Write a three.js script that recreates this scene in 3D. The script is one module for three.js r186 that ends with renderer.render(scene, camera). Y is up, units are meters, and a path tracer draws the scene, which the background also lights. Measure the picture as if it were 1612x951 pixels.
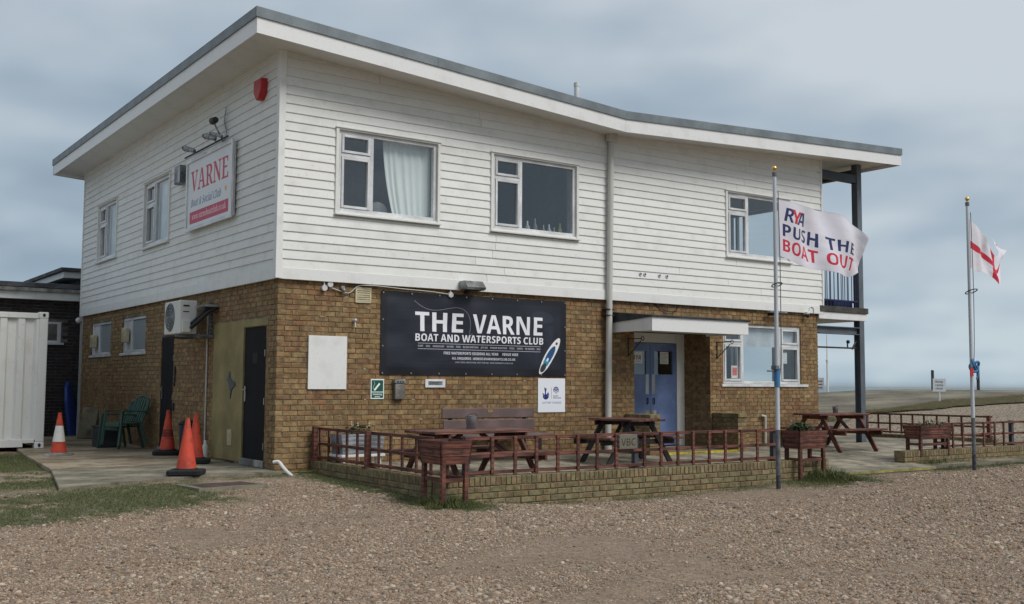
import * as THREE from 'three';
import { mergeGeometries } from 'three/addons/utils/BufferGeometryUtils.js';

// ---------------------------------------------------------------- camera, sky, sun, exposure
const scene = new THREE.Scene();
const camera = new THREE.PerspectiveCamera(31.64, 1024 / 604, 0.1, 6000);
camera.position.set(-5.946, 1.217, 14.258);
camera.rotation.set(0.0771, -0.6121, 0.0059, 'YXZ');

const renderer = new THREE.WebGLRenderer();
renderer.toneMapping = THREE.LinearToneMapping;
renderer.toneMappingExposure = 2.2;
renderer.shadowMap.enabled = true;

const sun = new THREE.DirectionalLight(new THREE.Color(1, 0.965, 0.91), 1.15);
sun.position.set(16, 34, 30);
sun.target.position.set(4, 0, 0);
sun.castShadow = true; sun.shadow.radius = 55; sun.shadow.mapSize.set(2048, 2048);
Object.assign(sun.shadow.camera, { left: -30, right: 30, top: 30, bottom: -30, near: 1, far: 120 });
scene.add(sun, sun.target);

// ---------------------------------------------------------------- random numbers and noise
function rng(seed) { let a = seed >>> 0; return () => { a = (a + 0x6D2B79F5) >>> 0; let t = Math.imul(a ^ (a >>> 15), 1 | a); t = (t + Math.imul(t ^ (t >>> 7), 61 | t)) ^ t; return ((t ^ (t >>> 14)) >>> 0) / 4294967296; }; }
const R = rng(20240611);
const hash = (x, y, s) => { let h = Math.imul(x | 0, 374761393) + Math.imul(y | 0, 668265263) + Math.imul(s | 0, 1274126177); h = Math.imul(h ^ (h >>> 13), 1103515245); return ((h ^ (h >>> 16)) >>> 0) / 4294967296; };
const fade = t => t * t * (3 - 2 * t);
const mixn = (a, b, t) => a + (b - a) * t;
const clamp = (x, a = 0, b = 1) => Math.min(b, Math.max(a, x));
const ss = (a, b, x) => fade(clamp((x - a) / (b - a)));
function vnoise(x, y, s, p = 0) {
  const xi = Math.floor(x), yi = Math.floor(y), fx = fade(x - xi), fy = fade(y - yi);
  const w = p ? (v => ((v % p) + p) % p) : (v => v);
  const a = hash(w(xi), w(yi), s), b = hash(w(xi + 1), w(yi), s), c = hash(w(xi), w(yi + 1), s), d = hash(w(xi + 1), w(yi + 1), s);
  return mixn(mixn(a, b, fx), mixn(c, d, fx), fy);
}
function fbm(x, y, s, oct = 5, p = 0) { let v = 0, a = 0.5, t = 0; for (let o = 0; o < oct; o++) { v += a * vnoise(x, y, s + o * 17, p); t += a; a *= 0.5; x *= 2; y *= 2; p *= 2; } return v / t; }

// sky: an even overcast with soft drifting cloud, the same in every direction
{
  const W = 1024, H = 512, data = new Float32Array(W * H * 4);
  for (let j = 0; j < H; j++) for (let i = 0; i < W; i++) {
    const th = ((j + 0.5) / H - 0.5) * Math.PI, ph = ((i + 0.5) / W - 0.5) * 2 * Math.PI;
    const y = Math.sin(th), cx = Math.cos(th) * Math.cos(ph), cz = Math.cos(th) * Math.sin(ph);
    let r, g, b;
    if (y < 0) { r = 0.10; g = 0.105; b = 0.105; } else {
      const k = 1 / (y + 0.13), px = cx * k, pz = cz * k;
      const big = fbm(px * 0.85 + 11.3, pz * 0.85 + 4.1, 5, 4), fine = fbm(px * 2.4 + 2, pz * 2.4 + 9, 23, 6);
      const band = fbm(Math.atan2(cz, cx) * 2.2 + 40, y * 17, 51, 4);
      let c = clamp((big * 0.62 + fine * 0.46 + band * 0.30 - 0.50) * 2.9 - Math.exp(-y * 7) * 0.22, 0, 1);
      const lo = Math.exp(-y * 5);
      const L = mixn(0.178, 0.278, c);
      r = L * mixn(0.78, 0.95, c) * mixn(1, 0.92, lo); g = L * mixn(0.98, 1.03, c); b = L * mixn(1.21, 1.12, c) * mixn(1, 1.0, lo);
    }
    const o = (j * W + i) * 4; data[o] = r; data[o + 1] = g; data[o + 2] = b; data[o + 3] = 1;
  }
  const t = new THREE.DataTexture(data, W, H, THREE.RGBAFormat, THREE.FloatType);
  t.mapping = THREE.EquirectangularReflectionMapping; t.magFilter = THREE.LinearFilter; t.minFilter = THREE.LinearFilter; t.needsUpdate = true;
  scene.background = t; scene.environment = t;
}

// ---------------------------------------------------------------- textures and materials
function dataTex(n, m, fn, srgb, wrap = true) {
  const d = new Uint8Array(n * m * 4), out = [0, 0, 0];
  for (let j = 0; j < m; j++) for (let i = 0; i < n; i++) { fn(i, j, out); const o = (j * n + i) * 4; d[o] = clamp(out[0]) * 255; d[o + 1] = clamp(out[1]) * 255; d[o + 2] = clamp(out[2]) * 255; d[o + 3] = 255; }
  const t = new THREE.DataTexture(d, n, m); t.magFilter = THREE.LinearFilter; t.minFilter = THREE.LinearMipmapLinearFilter; t.generateMipmaps = true;
  if (wrap) t.wrapS = t.wrapT = THREE.RepeatWrapping;
  if (srgb) t.colorSpace = THREE.SRGBColorSpace; t.needsUpdate = true; return t;
}
function rep(t, k, kv = k) { const c = t.clone(); c.repeat.set(k, kv); c.needsUpdate = true; return c; }
// grey grain textures around 1 that multiply a base colour (kept under white by scaling the colour up)
const grainTex = (seed, per, lo, oct = 6) => dataTex(512, 512, (i, j, o) => { const v = fbm(i / 512 * per, j / 512 * per, seed, oct, per); const w = fbm(i / 512 * 64, j / 512 * 64, seed + 90, 2, 64); o[0] = o[1] = o[2] = clamp(lo + (1 - lo) * (0.5 + (v - 0.5) * 1.5 + (w - 0.5) * 0.5)); }, true);
const T_grain = grainTex(3, 6, 0.55), T_soft = grainTex(7, 4, 0.8);
const T_bump = dataTex(512, 512, (i, j, o) => { o[0] = o[1] = o[2] = fbm(i / 512 * 32, j / 512 * 32, 71, 5, 32); });
const T_wood = dataTex(512, 512, (i, j, o) => { const v = fbm(i / 512 * 4, j / 512 * 64, 31, 4, 4) * 0.6 + vnoise(i / 512 * 8, j / 512 * 128, 37, 8) * 0.4; const w = fbm(i / 512 * 5, j / 512 * 5, 39, 4, 5); o[0] = o[1] = o[2] = clamp(0.70 + (v - 0.5) * 0.7 + (w - 0.5) * 0.6); }, true);
const T_paint = dataTex(512, 512, (i, j, o) => { // weathered white paint: pale grey-green blotches and small specks
  const a = fbm(i / 512 * 5, j / 512 * 5, 83, 5, 5), b = fbm(i / 512 * 40, j / 512 * 40, 87, 3, 40);
  const m = clamp((a - 0.52) * 3.0) * 0.055 + clamp((b - 0.66) * 5) * 0.05, sp = vnoise(i / 512 * 170, j / 512 * 170, 89, 170) > 0.97 ? 0.07 : 0;
  const v = 0.97 - m - sp; o[0] = v; o[1] = v - m * 0.02; o[2] = v - m * 0.14;
}, true);
const T_concrete = dataTex(512, 512, (i, j, o) => { const a = fbm(i / 512 * 4, j / 512 * 4, 61, 6, 4), b = vnoise(i / 512 * 128, j / 512 * 128, 66, 128); const st = fbm(i / 512 * 9, j / 512 * 9, 69, 3, 9); const v = 0.70 + (a - 0.5) * 0.45 + (b - 0.5) * 0.16 - clamp((st - 0.6) * 4) * 0.16; o[0] = v; o[1] = v * 0.985; o[2] = v * 0.94; }, true);
const T_brick = dataTex(512, 512, (i, j, o) => { const a = fbm(i / 512 * 14, j / 512 * 14, 101, 4, 14), b = vnoise(i / 512 * 150, j / 512 * 150, 104, 150), c = fbm(i / 512 * 4, j / 512 * 4, 107, 3, 4); const v = 0.84 + (a - 0.5) * 0.5 + (b - 0.5) * 0.2; o[0] = v; o[1] = v * (0.97 + (c - 0.5) * 0.14); o[2] = v * (0.95 + (c - 0.5) * 0.2); }, true);

const T_scuff = dataTex(512, 512, (i, j, o) => { const a = fbm(i / 512 * 7, j / 512 * 7, 131, 5, 7), b = fbm(i / 512 * 60, j / 512 * 60, 137, 2, 60), m = clamp((a - 0.52) * 4) * 0.4 + clamp((b - 0.62) * 5) * 0.25; o[0] = 0.98 - m * 0.55; o[1] = 0.98 - m * 0.25; o[2] = 0.98 - m * 0.1; }, true); // scuffs and grime
const T_rusty = dataTex(512, 512, (i, j, o) => { const a = fbm(i / 512 * 6, j / 512 * 6, 141, 5, 6), b = fbm(i / 512 * 50, j / 512 * 50, 147, 3, 50), m = clamp((a - 0.6) * 4) * 0.12 + clamp((b - 0.74) * 8) * 0.16; o[0] = 0.97 - m * 0.45; o[1] = 0.97 - m * 0.65; o[2] = 0.96 - m * 0.8; }, true); // grime and rust spots
const T_stain = dataTex(512, 512, (i, j, o) => { const a = fbm(i / 512 * 4, j / 512 * 4, 121, 5, 4), b = fbm(i / 512 * 24, j / 512 * 24, 127, 3, 24), m = clamp((a - 0.46) * 3) * 0.5 + clamp((b - 0.55) * 3) * 0.25; o[0] = 0.95 - m * 0.62; o[1] = 0.94 - m * 0.72; o[2] = 0.92 - m * 0.85; }, true); // brown water stains
const col = (r, g, b) => new THREE.Color().setRGB(r, g, b);
function M(c, o = {}) {
  const m = o.phys ? new THREE.MeshPhysicalMaterial() : new THREE.MeshStandardMaterial();
  m.color = Array.isArray(c) ? col(...c) : new THREE.Color(c);
  m.roughness = o.rough ?? 0.8; m.metalness = o.metal ?? 0; m.side = THREE.DoubleSide;
  if (o.map) m.map = o.map; if (o.bump) { m.bumpMap = o.bumpMap || T_bump; m.bumpScale = o.bump; }
  if (o.vc) m.vertexColors = true;
  for (const k of ['transmission', 'thickness', 'ior', 'clearcoat', 'sheen', 'specularIntensity', 'emissiveIntensity']) if (o[k] !== undefined) m[k] = o[k];
  return m;
}
const mat = {
  white: M([0.80, 0.80, 0.78], { map: T_paint, rough: 0.55 }),
  board: M([0.80, 0.80, 0.775], { map: T_paint, rough: 0.6, bump: 0.0008 }),
  board2: M([0.76, 0.765, 0.735], { map: T_paint, rough: 0.62, bump: 0.0008 }),
  board3: M([0.78, 0.775, 0.74], { map: rep(T_paint, 0.6), rough: 0.6, bump: 0.0008 }),
  upvc: M([0.78, 0.79, 0.80], { rough: 0.3, map: T_soft }),
  fascia: M([0.80, 0.80, 0.79], { map: T_paint, rough: 0.4 }),
  soffit: M([0.78, 0.775, 0.75], { map: T_paint, rough: 0.7 }),
  trim: M([0.20, 0.235, 0.255], { map: T_soft, rough: 0.5 }),
  felt: M([0.06, 0.068, 0.07], { map: T_grain, rough: 0.95, bump: 0.003 }),
  glass: M([0.93, 0.96, 0.96], { phys: true, transmission: 1, thickness: 0, ior: 2.3, rough: 0.0 }),
  frosted: M([0.36, 0.45, 0.50], { phys: true, transmission: 0.6, thickness: 0, ior: 1.6, rough: 0.55 }),
  blind: M([0.62, 0.68, 0.72], { rough: 0.9, map: T_soft }),
  room: M([0.46, 0.45, 0.43], { rough: 0.9, map: T_soft }),
  carpet: M([0.10, 0.09, 0.09], { rough: 1, map: T_grain }),
  curtain: M([0.86, 0.90, 0.88], { phys: true, rough: 0.95, transmission: 0.15, thickness: 0 }),
  mortar: M([0.33, 0.255, 0.155], { map: T_grain, rough: 1, bump: 0.004 }),
  olive: M([0.32, 0.255, 0.105], { map: T_soft, rough: 0.7 }),
  blackdoor: M([0.010, 0.010, 0.014], { phys: true, rough: 0.85, specularIntensity: 0.5, map: T_soft, bump: 0.0006 }),
  bluedoor: M([0.175, 0.25, 0.48], { rough: 0.4, map: T_soft }),
  steel: M([0.5, 0.5, 0.5], { metal: 1, rough: 0.35, map: T_soft }),
  galv: M([0.52, 0.54, 0.56], { metal: 0.75, rough: 0.5, map: T_grain }),
  iron: M([0.02, 0.02, 0.022], { rough: 0.6 }),
  pipe: M([0.56, 0.55, 0.51], { rough: 0.5, map: T_paint }),
  wood: M([0.225, 0.076, 0.050], { map: T_wood, rough: 0.72, bump: 0.0012, bumpMap: T_wood }),
  wood2: M([0.30, 0.112, 0.078], { map: T_wood, rough: 0.7, bump: 0.0012, bumpMap: T_wood }),
  wood3: M([0.25, 0.096, 0.068], { map: rep(T_wood, 1.4), rough: 0.8, bump: 0.0015, bumpMap: T_wood }),
  wood4: M([0.31, 0.14, 0.104], { map: rep(T_wood, 0.8), rough: 0.85, bump: 0.0015, bumpMap: T_wood }),
  woodDark: M([0.035, 0.024, 0.024], { map: T_wood, rough: 0.7, bump: 0.001, bumpMap: T_wood }),
  bench: M([0.17, 0.115, 0.108], { map: T_soft, rough: 0.75, bump: 0.001, bumpMap: T_wood }),
  greyWood: M([0.27, 0.27, 0.27], { map: T_wood, rough: 0.8 }),
  sinkSteel: M([0.34, 0.36, 0.39], { map: T_wood, rough: 0.6 }),
  concrete: M([0.42, 0.385, 0.31], { map: T_concrete, rough: 0.95, bump: 0.004 }),
  concrete2: M([0.36, 0.325, 0.255], { map: rep(T_concrete, 0.7), rough: 0.95, bump: 0.004 }),
  slabA: M([0.50, 0.455, 0.375], { map: T_concrete, rough: 0.95, bump: 0.003 }),
  slabB: M([0.46, 0.42, 0.345], { map: rep(T_concrete, 0.8), rough: 0.95, bump: 0.003 }),
  slabC: M([0.53, 0.48, 0.39], { map: rep(T_concrete, 1.3), rough: 0.95, bump: 0.003 }),
  yellow: M([0.70, 0.53, 0.03], { rough: 0.7, map: T_grain }),
  blueSteel: M([0.05, 0.065, 0.085], { rough: 0.5, map: T_soft }),
  columnGrey: M([0.12, 0.14, 0.165], { rough: 0.5, map: T_soft }),
  railBlue: M([0.016, 0.022, 0.085], { rough: 0.45 }),
  container: M([0.78, 0.78, 0.765], { map: rep(T_rusty, 0.5), rough: 0.5 }),
  orange: M([0.60, 0.062, 0.028], { rough: 0.65, map: T_scuff }),
  rubber: M([0.022, 0.022, 0.025], { rough: 0.9, map: T_grain }),
  reflective: M([0.72, 0.71, 0.68], { rough: 0.5, map: T_paint }),
  paleGrey: M([0.42, 0.40, 0.36], { rough: 0.9, map: T_grain }),
  green: M([0.04, 0.092, 0.07], { rough: 0.65, map: T_scuff }),
  red: M([0.42, 0.018, 0.02], { rough: 0.45 }),
  cream: M([0.62, 0.55, 0.36], { rough: 0.6, map: T_soft }),
  gold: M([0.75, 0.48, 0.16], { metal: 1, rough: 0.3 }),
  poleWhite: M([0.56, 0.60, 0.64], { rough: 0.35, map: T_soft }),
  poleGrey: M([0.20, 0.20, 0.215], { rough: 0.6, map: T_grain }),
  poleDark: M([0.07, 0.075, 0.09], { rough: 0.7, map: T_grain }),
  rope: M([0.05, 0.06, 0.07], { rough: 0.9 }),
  ropeBlue: M([0.05, 0.18, 0.36], { rough: 0.8 }),
  kayak: M([0.015, 0.045, 0.22], { rough: 0.4 }),
  leaf: M([0.035, 0.062, 0.018], { rough: 0.7 }),
  leaf2: M([0.075, 0.085, 0.035], { rough: 0.8 }),
  soil: M([0.04, 0.03, 0.022], { rough: 1, map: T_grain }),
  sea: M([0.05, 0.105, 0.115], { rough: 0.28, bump: 0.15, bumpMap: rep(T_bump, 0.02) }),
  darkRoof: M([0.13, 0.14, 0.15], { map: T_grain, rough: 0.9 }),
  darkMortar: M([0.21, 0.19, 0.175], { map: T_grain, rough: 1 }),
  mossMortar: M([0.245, 0.212, 0.115], { map: T_grain, rough: 1 }),
  fadedYellow: M([0.42, 0.37, 0.12], { map: T_grain, rough: 0.9 }),
  dirtyConcrete: M([0.36, 0.31, 0.235], { map: rep(T_stain, 0.5), rough: 0.95, bump: 0.004 }),
  rust: M([0.11, 0.062, 0.045], { map: T_grain, rough: 0.9, bump: 0.003 }),
};

// ---------------------------------------------------------------- geometry helpers
const V = (x, y, z) => new THREE.Vector3(x, y, z);
function norm(g) { let h = g.index ? g.toNonIndexed() : g; for (const k of Object.keys(h.attributes)) if (!['position', 'normal', 'uv', 'color'].includes(k)) h.deleteAttribute(k); return h; }
const merge = list => list.length === 1 ? norm(list[0]) : mergeGeometries(list.map(norm), false);
// box from corner to corner with uv in metres; edge > 0 chamfers every edge
function box(x0, x1, y0, y1, z0, z1, edge = 0, ou = R() * 9, ov = R() * 9) {
  const pos = [], nor = [], uv = [], c = edge;
  const quad = (a, b, d, e) => { tri(a, b, d); tri(a, d, e); };
  const tri = (a, b, d) => {
    const n = V(...b).sub(V(...a)).cross(V(...d).sub(V(...a))).normalize();
    const ax = Math.abs(n.x), ay = Math.abs(n.y), az = Math.abs(n.z);
    for (const p of [a, b, d]) { pos.push(...p); nor.push(n.x, n.y, n.z); if (ax >= ay && ax >= az) uv.push(p[2] + ou, p[1] + ov); else if (ay >= az) uv.push(p[0] + ou, p[2] + ov); else uv.push(p[0] + ou, p[1] + ov); }
  };
  if (!c) {
    const A = [x0, y0, z0], B = [x1, y0, z0], C = [x1, y1, z0], D = [x0, y1, z0], E = [x0, y0, z1], F = [x1, y0, z1], G = [x1, y1, z1], H = [x0, y1, z1];
    quad(E, F, G, H); quad(B, A, D, C); quad(F, B, C, G); quad(A, E, H, D); quad(H, G, C, D); quad(A, B, F, E);
  } else {
    const X = [x0, x1], Y = [y0, y1], Z = [z0, z1], s = [1, -1];
    const P = (i, j, k, ax) => [X[i] + (ax === 0 ? 0 : c * s[i]), Y[j] + (ax === 1 ? 0 : c * s[j]), Z[k] + (ax === 2 ? 0 : c * s[k])];
    const cc = [(x0 + x1) / 2, (y0 + y1) / 2, (z0 + z1) / 2];
    const out = (...v) => { const n = V(...v[1]).sub(V(...v[0])).cross(V(...v[2]).sub(V(...v[0]))); const m = v.reduce((q, p) => q.add(V(...p)), V(0, 0, 0)).multiplyScalar(1 / v.length).sub(V(...cc)); if (n.dot(m) < 0) v.reverse(); v.length === 4 ? quad(...v) : tri(...v); };
    for (const i of [0, 1]) { out(P(i, 0, 0, 0), P(i, 1, 0, 0), P(i, 1, 1, 0), P(i, 0, 1, 0)); out(P(0, i, 0, 1), P(1, i, 0, 1), P(1, i, 1, 1), P(0, i, 1, 1)); out(P(0, 0, i, 2), P(1, 0, i, 2), P(1, 1, i, 2), P(0, 1, i, 2)); }
    for (const i of [0, 1]) for (const j of [0, 1]) {
      out(P(i, j, 0, 0), P(i, j, 1, 0), P(i, j, 1, 1), P(i, j, 0, 1)); out(P(i, 0, j, 0), P(i, 1, j, 0), P(i, 1, j, 2), P(i, 0, j, 2)); out(P(0, i, j, 1), P(1, i, j, 1), P(1, i, j, 2), P(0, i, j, 2));
      for (const k of [0, 1]) out(P(i, j, k, 0), P(i, j, k, 1), P(i, j, k, 2));
    }
  }
  const g = new THREE.BufferGeometry();
  g.setAttribute('position', new THREE.Float32BufferAttribute(pos, 3)); g.setAttribute('normal', new THREE.Float32BufferAttribute(nor, 3)); g.setAttribute('uv', new THREE.Float32BufferAttribute(uv, 2));
  return g;
}
const cbox = (cx, cy, cz, w, h, d, e = 0) => box(cx - w / 2, cx + w / 2, cy - h / 2, cy + h / 2, cz - d / 2, cz + d / 2, e);
// a square-section bar from a to b (roll 0: depth d lies toward the horizontal side)
function bar(a, b, w, d, e = 0.004) {
  a = V(...a); b = V(...b); const L = a.distanceTo(b), g = box(-L / 2, L / 2, -w / 2, w / 2, -d / 2, d / 2, e);
  const x = b.clone().sub(a).normalize(); let z = V(0, 1, 0).cross(x); if (z.length() < 1e-3) z = V(0, 0, 1); z.normalize(); z = x.clone().cross(V(0, 1, 0)); if (z.length() < 1e-3) z = V(0, 0, 1); z.normalize();
  const y = z.clone().cross(x); const m = new THREE.Matrix4().makeBasis(x, y, z); m.setPosition(a.clone().add(b).multiplyScalar(0.5)); g.applyMatrix4(m); return g;
}
function cyl(a, b, r0, r1 = r0, n = 12) { a = V(...a); b = V(...b); const L = a.distanceTo(b), g = new THREE.CylinderGeometry(r1, r0, L, n); const q = new THREE.Quaternion().setFromUnitVectors(V(0, 1, 0), b.clone().sub(a).normalize()); g.applyMatrix4(new THREE.Matrix4().compose(a.clone().add(b).multiplyScalar(0.5), q, V(1, 1, 1))); return g; }
function tube(pts, r, n = 6, seg = 24) { return new THREE.TubeGeometry(new THREE.CatmullRomCurve3(pts.map(p => V(...p))), seg, r, n, false); }
const sph = (x, y, z, r, n = 12) => new THREE.SphereGeometry(r, n, Math.ceil(n * 0.7)).translate(x, y, z);
function lathe(pts, n = 20) { return new THREE.LatheGeometry(pts.map(p => new THREE.Vector2(p[0], p[1])), n); }
function plate(outline, depth, holes = [], bevel = 0) {
  const s = new THREE.Shape(outline.map(p => new THREE.Vector2(p[0], p[1])));
  for (const h of holes) s.holes.push(new THREE.Path(h.map(p => new THREE.Vector2(p[0], p[1]))));
  return new THREE.ExtrudeGeometry(s, { depth, bevelEnabled: bevel > 0, bevelSize: bevel, bevelThickness: bevel, bevelSegments: 1, curveSegments: 8 });
}
const rect = (a, b, c, d) => [[a, c], [b, c], [b, d], [a, d]];

const taken = {};
function numbered(n) { const k = taken[n] = (taken[n] ?? -1) + 1; return k ? `${n}_${String(k).padStart(3, '0')}` : n; }
function shadow(m) { m.castShadow = m.receiveShadow = true; return m; }
function thing(name, label, category, [x, y, z] = [0, 0, 0], turn = 0, group) {
  const o = new THREE.Group(); o.name = numbered(name); scene.add(o); o.position.set(x, y, z); o.rotation.y = turn;
  o.userData = { label, category }; if (group) o.userData.group = group; return o;
}
function part(parent, name, g, m, label) { const o = shadow(new THREE.Mesh(Array.isArray(g) ? merge(g) : g, m)); o.name = name; if (label) o.userData.label = label; parent.add(o); return o; }
function single(name, label, category, g, m, pos, turn = 0, group) { const o = shadow(new THREE.Mesh(Array.isArray(g) ? merge(g) : g, m)); o.name = numbered(name); scene.add(o); if (pos) o.position.set(...pos); o.rotation.y = turn; o.userData = { label, category }; if (group) o.userData.group = group; return o; }
function struct(name, g, m, kind = 'structure') { const o = shadow(new THREE.Mesh(Array.isArray(g) ? merge(g) : g, m)); o.name = numbered(name); o.userData = { kind }; scene.add(o); return o; }
function copyOf(o, label, pos, turn) { const c = o.clone(); c.name = numbered(o.name.replace(/_\d+$/, '')); c.userData = { ...o.userData, label }; scene.add(c); if (pos) c.position.set(...pos); if (turn !== undefined) c.rotation.y = turn; return c; }
function canvasTex(w, h, draw) { const c = document.createElement('canvas'); c.width = w; c.height = h; const x = c.getContext('2d'); draw(x, w, h); const t = new THREE.CanvasTexture(c); t.colorSpace = THREE.SRGBColorSpace; t.needsUpdate = true; return t; }
function fitText(x, s, cx, y, w, font, color, align = 'center', maxStretch = 9) { // text squeezed to a width
  x.save(); x.font = font; x.fillStyle = color; const k = w / Math.max(1, x.measureText(s).width); x.translate(cx, y); x.scale(Math.min(k, maxStretch), 1); x.textAlign = align; x.fillText(s, 0, 0); x.restore();
}
// wall frames: (u, y, n) -> world; u runs to the viewer's right when the wall is seen from outside, n points out
const FRONT = new THREE.Matrix4(), LEFT = new THREE.Matrix4().makeBasis(V(0, 0, 1), V(0, 1, 0), V(-1, 0, 0)), RIGHT = new THREE.Matrix4().makeBasis(V(0, 0, -1), V(0, 1, 0), V(1, 0, 0));
const onWall = (g, m) => (g.applyMatrix4(m), g);

// ---------------------------------------------------------------- ground
function gh(x, z) { // height of the bare ground
  const a = mixn(-0.05, -0.16, ss(0.1, 4.2, z)) - ss(4.2, 7, z) * 0.07, b = mixn(-0.25, -0.175, ss(4.2, 7.2, x));
  let h = mixn(a, b, ss(0.6, 2.6, x));
  h -= ss(4, 15, z) * 0.06;
  h += ss(15, 30, x) * 0.34 + ss(26, 50, x) * 0.86 * ss(-31, -24.5, z);
  h -= ss(51, 82, x) * 1.25 * 1 + clamp((x - 82) / 300) * 1.9 - ss(51, 82, x) * 0.2;
  return h;
}
const bumpy = (x, z) => -0.022 * (z > 4.2 ? rut(x, z) : 0) + (fbm(x * 0.8 + 5, z * 0.8, 201, 3) - 0.5) * 0.035 + (fbm(x * 3, z * 3, 207, 2) - 0.5) * 0.016;
const GX0 = -10, GX1 = 17, GZ0 = -13, GZ1 = 14;
const inPatio = (x, z) => (x > 0.52 && x < 7.5 && z > -0.2 && z < 3.66) || (x >= 7.5 && x < 10 && z < 3.5 && z > -0.2) || (x >= 10 && x < 16.2 && z > -0.2 && z < 3.12);
const inHouse = (x, z) => x > -0.02 && x < 13.4 && z < 0.02 && z > -11.4;
const apronPoly = [[-3.05, 1.0], [-1.7, 0.42], [-0.25, 0.3], [0.02, 0.25], [0.02, -11.2], [-1.6, -11.2], [-2.3, -4.9], [-2.6, -1.6]];
function inPoly(p, x, z) { let c = false; for (let i = 0, j = p.length - 1; i < p.length; j = i++) { if ((p[i][1] > z) !== (p[j][1] > z) && x < (p[j][0] - p[i][0]) * (z - p[i][1]) / (p[j][1] - p[i][1]) + p[i][0]) c = !c; } return c; }
const inApron = (x, z) => inPoly(apronPoly, x, z);
// how much grass grows at a spot, 0 to 1
function grassAt(x, z) {
  const n = fbm(x * 1.1 + 3, z * 1.1 + 8, 301, 4), f = fbm(x * 5, z * 5, 307, 3);
  let g = 0;
  g = Math.max(g, ss(0.5, -0.4, Math.abs(z - 1.9 + (x + 2.6) * 0.32) - 1.05) * ss(-0.9, -1.7, x) * ss(-7, -4.5, x));   // beside the concrete apron
  g = Math.max(g, ss(0.45, 0.0, Math.abs(z - 0.42 + x * 0.05)) * ss(-2.8, -2.2, x) * ss(0.6, 0.3, x) * 0.8);               // along the apron's edge
  g = Math.max(g, ss(-1.2, -2.2, x) * ss(1.2, 0.2, z) * ss(-6.9, -5.6, z) * 1.0);                                         // by the container
  g = Math.max(g, ss(0.75, 0.1, 0.55 - x) * ss(-0.3, 0.2, z) * ss(4.3, 3.6, z) * (x < 0.62 ? 1.25 : 0));                    // foot of the low wall's side
  g = Math.max(g, ss(0.85, 0.15, Math.hypot((x - 0.55) * 1.0, z - 3.95)) * 1.3);
  g = Math.max(g, ss(0.5, 0.1, z - 3.62) * ss(0.2, 0.8, x) * ss(8.0, 7.4, x) * 0.75);
  g = Math.max(g, ss(1.35, 0.35, Math.hypot((x - 7.1) * 0.8, (z - 4.0) * 1.4)) * 1.3);
  g = Math.max(g, ss(0.7, 0.2, z - 3.2) * ss(7.3, 8.3, x) * 0.9);
  g = Math.max(g, ss(0.9, 0.2, z - 3.2) * ss(9.6, 10.2, x) * 1.15);
  return clamp(g * clamp((n * 0.85 + f * 0.7 - 0.62 + g * 0.16) * 3.4));
}
const PEB = [[0.277, 0.201, 0.138], [0.231, 0.161, 0.106], [0.328, 0.251, 0.177], [0.184, 0.132, 0.091], [0.26, 0.169, 0.103], [0.372, 0.295, 0.22], [0.217, 0.178, 0.142], [0.252, 0.186, 0.134], [0.162, 0.12, 0.087], [0.294, 0.197, 0.13], [0.414, 0.34, 0.259], [0.217, 0.148, 0.106]];
const rut = (x, z) => { const w = fbm(x * 0.35, 3.3, 417, 3) * 0.9, a = z - 6.5 - x * 0.06 - w, b = a - 1.65; return Math.max(ss(0.42, 0.12, Math.abs(a)), ss(0.42, 0.12, Math.abs(b)), ss(0.4, 0.1, Math.abs(a + 2.1 - x * 0.05)) * 0.6); }; // wheel tracks worn into the shingle
const dirtAt = (x, z) => clamp((fbm(x * 0.38 + 7, z * 0.62 + 1, 401, 4) - 0.50) * 4.2 + (fbm(x * 2.6, z * 2.6, 409, 3) - 0.5) * 1.7 + rut(x, z) * 0.55);
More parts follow.
